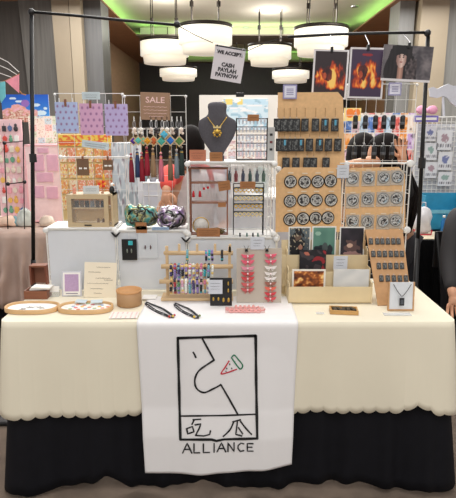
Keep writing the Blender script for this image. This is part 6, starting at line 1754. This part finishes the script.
# A: woman leaning, long dark hair, arm stretched to the left, hand raised to her face
H0 = P(384, 156, 3.05); b0 = (P(392, 200, 3.2).x, 3.2, 0)
hx, hy, hz = H0
N = {'pelvis': (b0[0] + .02, 3.30, .78, .14, .11), 'waist': (b0[0], 3.26, .93, .12, .10), 'chest': (b0[0], 3.18, 1.08, .13, .11), 'neck0': (hx + .02, 3.11, 1.20, .055), 'neck': (hx + .01, 3.07, 1.27, .045),
     'lsh': (hx - .12, 3.15, 1.15, .055), 'lel': (P(377, 161, 2.95).x, 2.95, P(377, 161, 2.95).z, .036), 'lwr': (P(353, 164, 2.85).x, 2.85, P(353, 164, 2.85).z, .024),
     'rsh': (hx + .14, 3.17, 1.15, .055), 'rel': (hx + .12, 3.0, 1.10, .038), 'rwr': (hx + .05, 2.88, P(388, 160, 2.88).z, .024),
     'lhip': (b0[0] - .08, 3.30, .74, .09), 'lkn': (b0[0] - .09, 3.24, .44, .06), 'lan': (b0[0] - .09, 3.34, .09, .042), 'lto': (b0[0] - .09, 3.20, .035, .033),
     'rhip': (b0[0] + .12, 3.30, .74, .09), 'rkn': (b0[0] + .13, 3.24, .44, .06), 'ran': (b0[0] + .13, 3.34, .09, .042), 'rto': (b0[0] + .13, 3.20, .035, .033)}
E_ = [('pelvis', 'waist'), ('waist', 'chest'), ('chest', 'neck0'), ('neck0', 'neck'), ('chest', 'lsh'), ('lsh', 'lel'), ('lel', 'lwr'), ('chest', 'rsh'), ('rsh', 'rel'), ('rel', 'rwr'), ('pelvis', 'lhip'), ('lhip', 'lkn'), ('lkn', 'lan'), ('lan', 'lto'), ('pelvis', 'rhip'), ('rhip', 'rkn'), ('rkn', 'ran'), ('ran', 'rto')]
hand_nodes('a', N, E_, 'lwr', (-1, -.1, -.1), (0, -.2, 1)); hand_nodes('b', N, E_, 'rwr', (-.12, .1, 1), (1, 0, 0), .85)
o, hc, rot = person('woman in black with long dark hair bending behind the capsule grid, hand to face', b0, N, E_, (hx, 3.05, hz), .105, -2.0, ['chest', 'waist', 'lsh', 'rsh', 'lel', 'rel', 'rwr', 'pelvis'], (26, 26, 30), .2, ['pelvis', 'lhip', 'lkn', 'lan', 'rhip', 'rkn', 'ran'])
hair_cap(o, hc, rot, .118, .5)
mb = MB()
for k in range(26):
    u = k / 25; x0_ = .02 + .085 * u; 
    pts = [hc + Vector((x0_ * 1.0, .02 + .05 * math.sin(k * 2.1), .02 + .05 * (1 - u))), hc + Vector((x0_ + .03, .0 + .03 * math.sin(k), -.08)), hc + Vector((x0_ + .06 + .03 * u, -.03 + .03 * math.sin(k * 1.7), -.22)), hc + Vector((x0_ + .065 + .01 * math.sin(k), -.04, -.42 - .03 * math.sin(k * 3)))]
    mb.tube([pts[0], (pts[0] + pts[1]) / 2, pts[1], (pts[1] + pts[2]) / 2, pts[2], (pts[2] + pts[3]) / 2, pts[3]], .019, 6, rfn=lambda t: 1 - .7 * t * t)
mb.build('hair_lock', m_hair, o, True)
# B: second person, dark bob
H0 = P(362.5, 153, 3.85); hx, hy, hz = H0; b0 = (hx, 4.0, 0)
def standing(hx, Yh, hz, lean, fac=1.0):
    n = {'pelvis': (hx, Yh + .30 * lean, .80 * fac, .14, .11), 'waist': (hx, Yh + .25 * lean, .95 * fac, .12, .10), 'chest': (hx, Yh + .12 * lean + .02, hz - .30, .13, .11), 'neck0': (hx, Yh + .05, hz - .17, .055), 'neck': (hx, Yh + .01, hz - .10, .045)}
    e = [('pelvis', 'waist'), ('waist', 'chest'), ('chest', 'neck0'), ('neck0', 'neck')]
    for s_, p_ in ((-1, 'l'), (1, 'r')):
        n[p_ + 'sh'] = (hx + s_ * .16, Yh + .10 * lean, hz - .23, .052); n[p_ + 'el'] = (hx + s_ * .20, Yh + .05, hz - .48, .038); n[p_ + 'wr'] = (hx + s_ * .14, Yh - .15, hz - .52, .024)
        n[p_ + 'hip'] = (hx + s_ * .09, Yh + .30 * lean, .74 * fac, .085); n[p_ + 'kn'] = (hx + s_ * .10, Yh + .22 * lean, .44, .058); n[p_ + 'an'] = (hx + s_ * .10, Yh + .32 * lean, .09, .04); n[p_ + 'to'] = (hx + s_ * .10, Yh + .32 * lean - .14, .035, .033)
        e += [('chest', p_ + 'sh'), (p_ + 'sh', p_ + 'el'), (p_ + 'el', p_ + 'wr'), ('pelvis', p_ + 'hip'), (p_ + 'hip', p_ + 'kn'), (p_ + 'kn', p_ + 'an'), (p_ + 'an', p_ + 'to')]
    hand_nodes('l', n, e, 'lwr', (.2, -1, -.1), (-1, 0, 0)); hand_nodes('r', n, e, 'rwr', (-.2, -1, -.1), (1, 0, 0))
    return n, e
LEG = ['pelvis', 'lhip', 'lkn', 'lan', 'rhip', 'rkn', 'ran']; SH = ['chest', 'waist', 'pelvis', 'lsh', 'rsh', 'lel', 'rel']
n_, e_ = standing(hx, 3.85, hz, .3)
o, hc, rot = person('person with a dark bob and dark top left of the long-haired woman', b0, n_, e_, (hx, 3.85, hz), .115, PI - .4, SH, (44, 40, 46), 0, LEG)
hair_cap(o, hc, rot, .135, .3)
# D: person in coral behind the tassels
H0 = P(192.5, 143, 3.3); hx, hy, hz = H0; n_, e_ = standing(hx, 3.2, hz, .4)
n_['lel'] = (P(170, 172, 3.0).x, 3.0, P(170, 172, 3.0).z, .038); n_['lsh'] = (hx - .10, 3.2, hz - .19, .052); n_['lwr'] = (P(166, 190, 2.85).x, 2.86, P(166, 190, 2.86).z, .024)
for k in list(n_):
    if k.startswith('lf') or k in ('lpalm', 'lt0', 'lt1', 'lt2'): del n_[k]
e_ = [e for e in e_ if e[0] in n_ and e[1] in n_]
hand_nodes('l', n_, e_, 'lwr', (-.1, -.3, -1), (-1, 0, 0))
o, hc, rot = person('person with dark hair and coral red sleeve and strap behind the tassels', (hx, 3.25, 0), n_, e_, (hx, 3.2, hz), .085, 2.7, [k for k in SH if k != 'lel'], (226, 218, 220), .1, LEG)
hair_cap(o, hc, rot, .099, .35)
b1 = Vector((hx, 3.25, 0)); nn = {k: (n_[k][0] - b1.x, n_[k][1] - b1.y, n_[k][2], n_[k][3] + .016) for k in ('lsh', 'lel', 'lwr')}
mm = skin_body('sleeve', nn, [('lsh', 'lel'), ('lel', 'lwr')], None, 'lsh'); mm.materials.clear(); link('sleeve', mm, M('coral_fabric', (232, 84, 74), .8), o)
sp = [P(190, 166, 2.98), P(200, 164.5, 2.96), P(208, 168, 2.95), P(211, 176, 2.95), P(213, 188, 2.96)]
MB().tube([p - b1 for p in sp], .014, 8).build('shoulder_strap', M('coral_fabric', (232, 84, 74), .8), o, True)
# C: seated person at the right frame edge
bx = P(492, 300, 2.9).x
N = {'pelvis': (bx, 3.05, .50, .15, .12), 'waist': (bx, 3.07, .68, .13, .11), 'chest': (bx, 3.05, .88, .14, .12), 'neck0': (bx, 3.03, 1.06, .06), 'neck': (bx, 3.01, 1.13, .05)}
E_ = [('pelvis', 'waist'), ('waist', 'chest'), ('chest', 'neck0'), ('neck0', 'neck')]
for s_, p_ in ((-1, 'l'), (1, 'r')):
    N[p_ + 'sh'] = (bx + s_ * .18, 3.05, 1.0, .055)
    N[p_ + 'hip'] = (bx + s_ * .10, 2.98, .49, .10); N[p_ + 'kn'] = (bx + s_ * .16, 2.58, .50, .068); N[p_ + 'an'] = (bx + s_ * .16, 2.62, .09, .042); N[p_ + 'to'] = (bx + s_ * .16, 2.46, .035, .034)
    E_ += [('chest', p_ + 'sh'), ('pelvis', p_ + 'hip'), (p_ + 'hip', p_ + 'kn'), (p_ + 'kn', p_ + 'an'), (p_ + 'an', p_ + 'to')]
el = P(452, 262, 2.85); wr = P(454, 293, 2.66)
N['lel'] = (el.x, 2.88, el.z, .050); N['lwr'] = (wr.x, 2.68, wr.z, .026); N['rel'] = (bx + .24, 2.9, .72, .045); N['rwr'] = (bx + .14, 2.70, .66, .026)
E_ += [('lsh', 'lel'), ('lel', 'lwr'), ('rsh', 'rel'), ('rel', 'rwr')]
hand_nodes('l', N, E_, 'lwr', (.05, -.35, -1), (-1, .3, 0)); hand_nodes('r', N, E_, 'rwr', (-.3, -1, -.2), (1, 0, 0))
o, hc, rot = person('person in dark clothes seated at the right frame edge, forearm hanging down', (bx, 3.05, 0), N, E_, (bx, 2.98, 1.26), .115, 0, ['chest', 'waist', 'pelvis', 'lsh', 'rsh', 'lel', 'rel', 'lwr', 'rwr'], (34, 32, 34), 0, ['pelvis', 'lhip', 'lkn', 'lan', 'rhip', 'rkn', 'ran'])
hair_cap(o, hc, rot, .125, .1)
t = thing('folding_chair', 'black folding chair carrying the seated person at the right edge', 'chair', (bx, 3.08, 0))
MB().b(-.2, .2, -.2, .2, .33, .36, bevel=.006).build('seat', m_blackp, t)
MB().b(-.2, .2, .2, .22, .62, .85, bevel=.006).build('backrest', m_blackp, t)
for s_ in (-.19, .19):
    MB().cyl((s_, .21, .84), (s_, -.2, 0), .011, 8).build('leg', m_black, t); MB().cyl((s_, -.12, .36), (s_, .24, 0), .011, 8).build('leg', m_black, t)
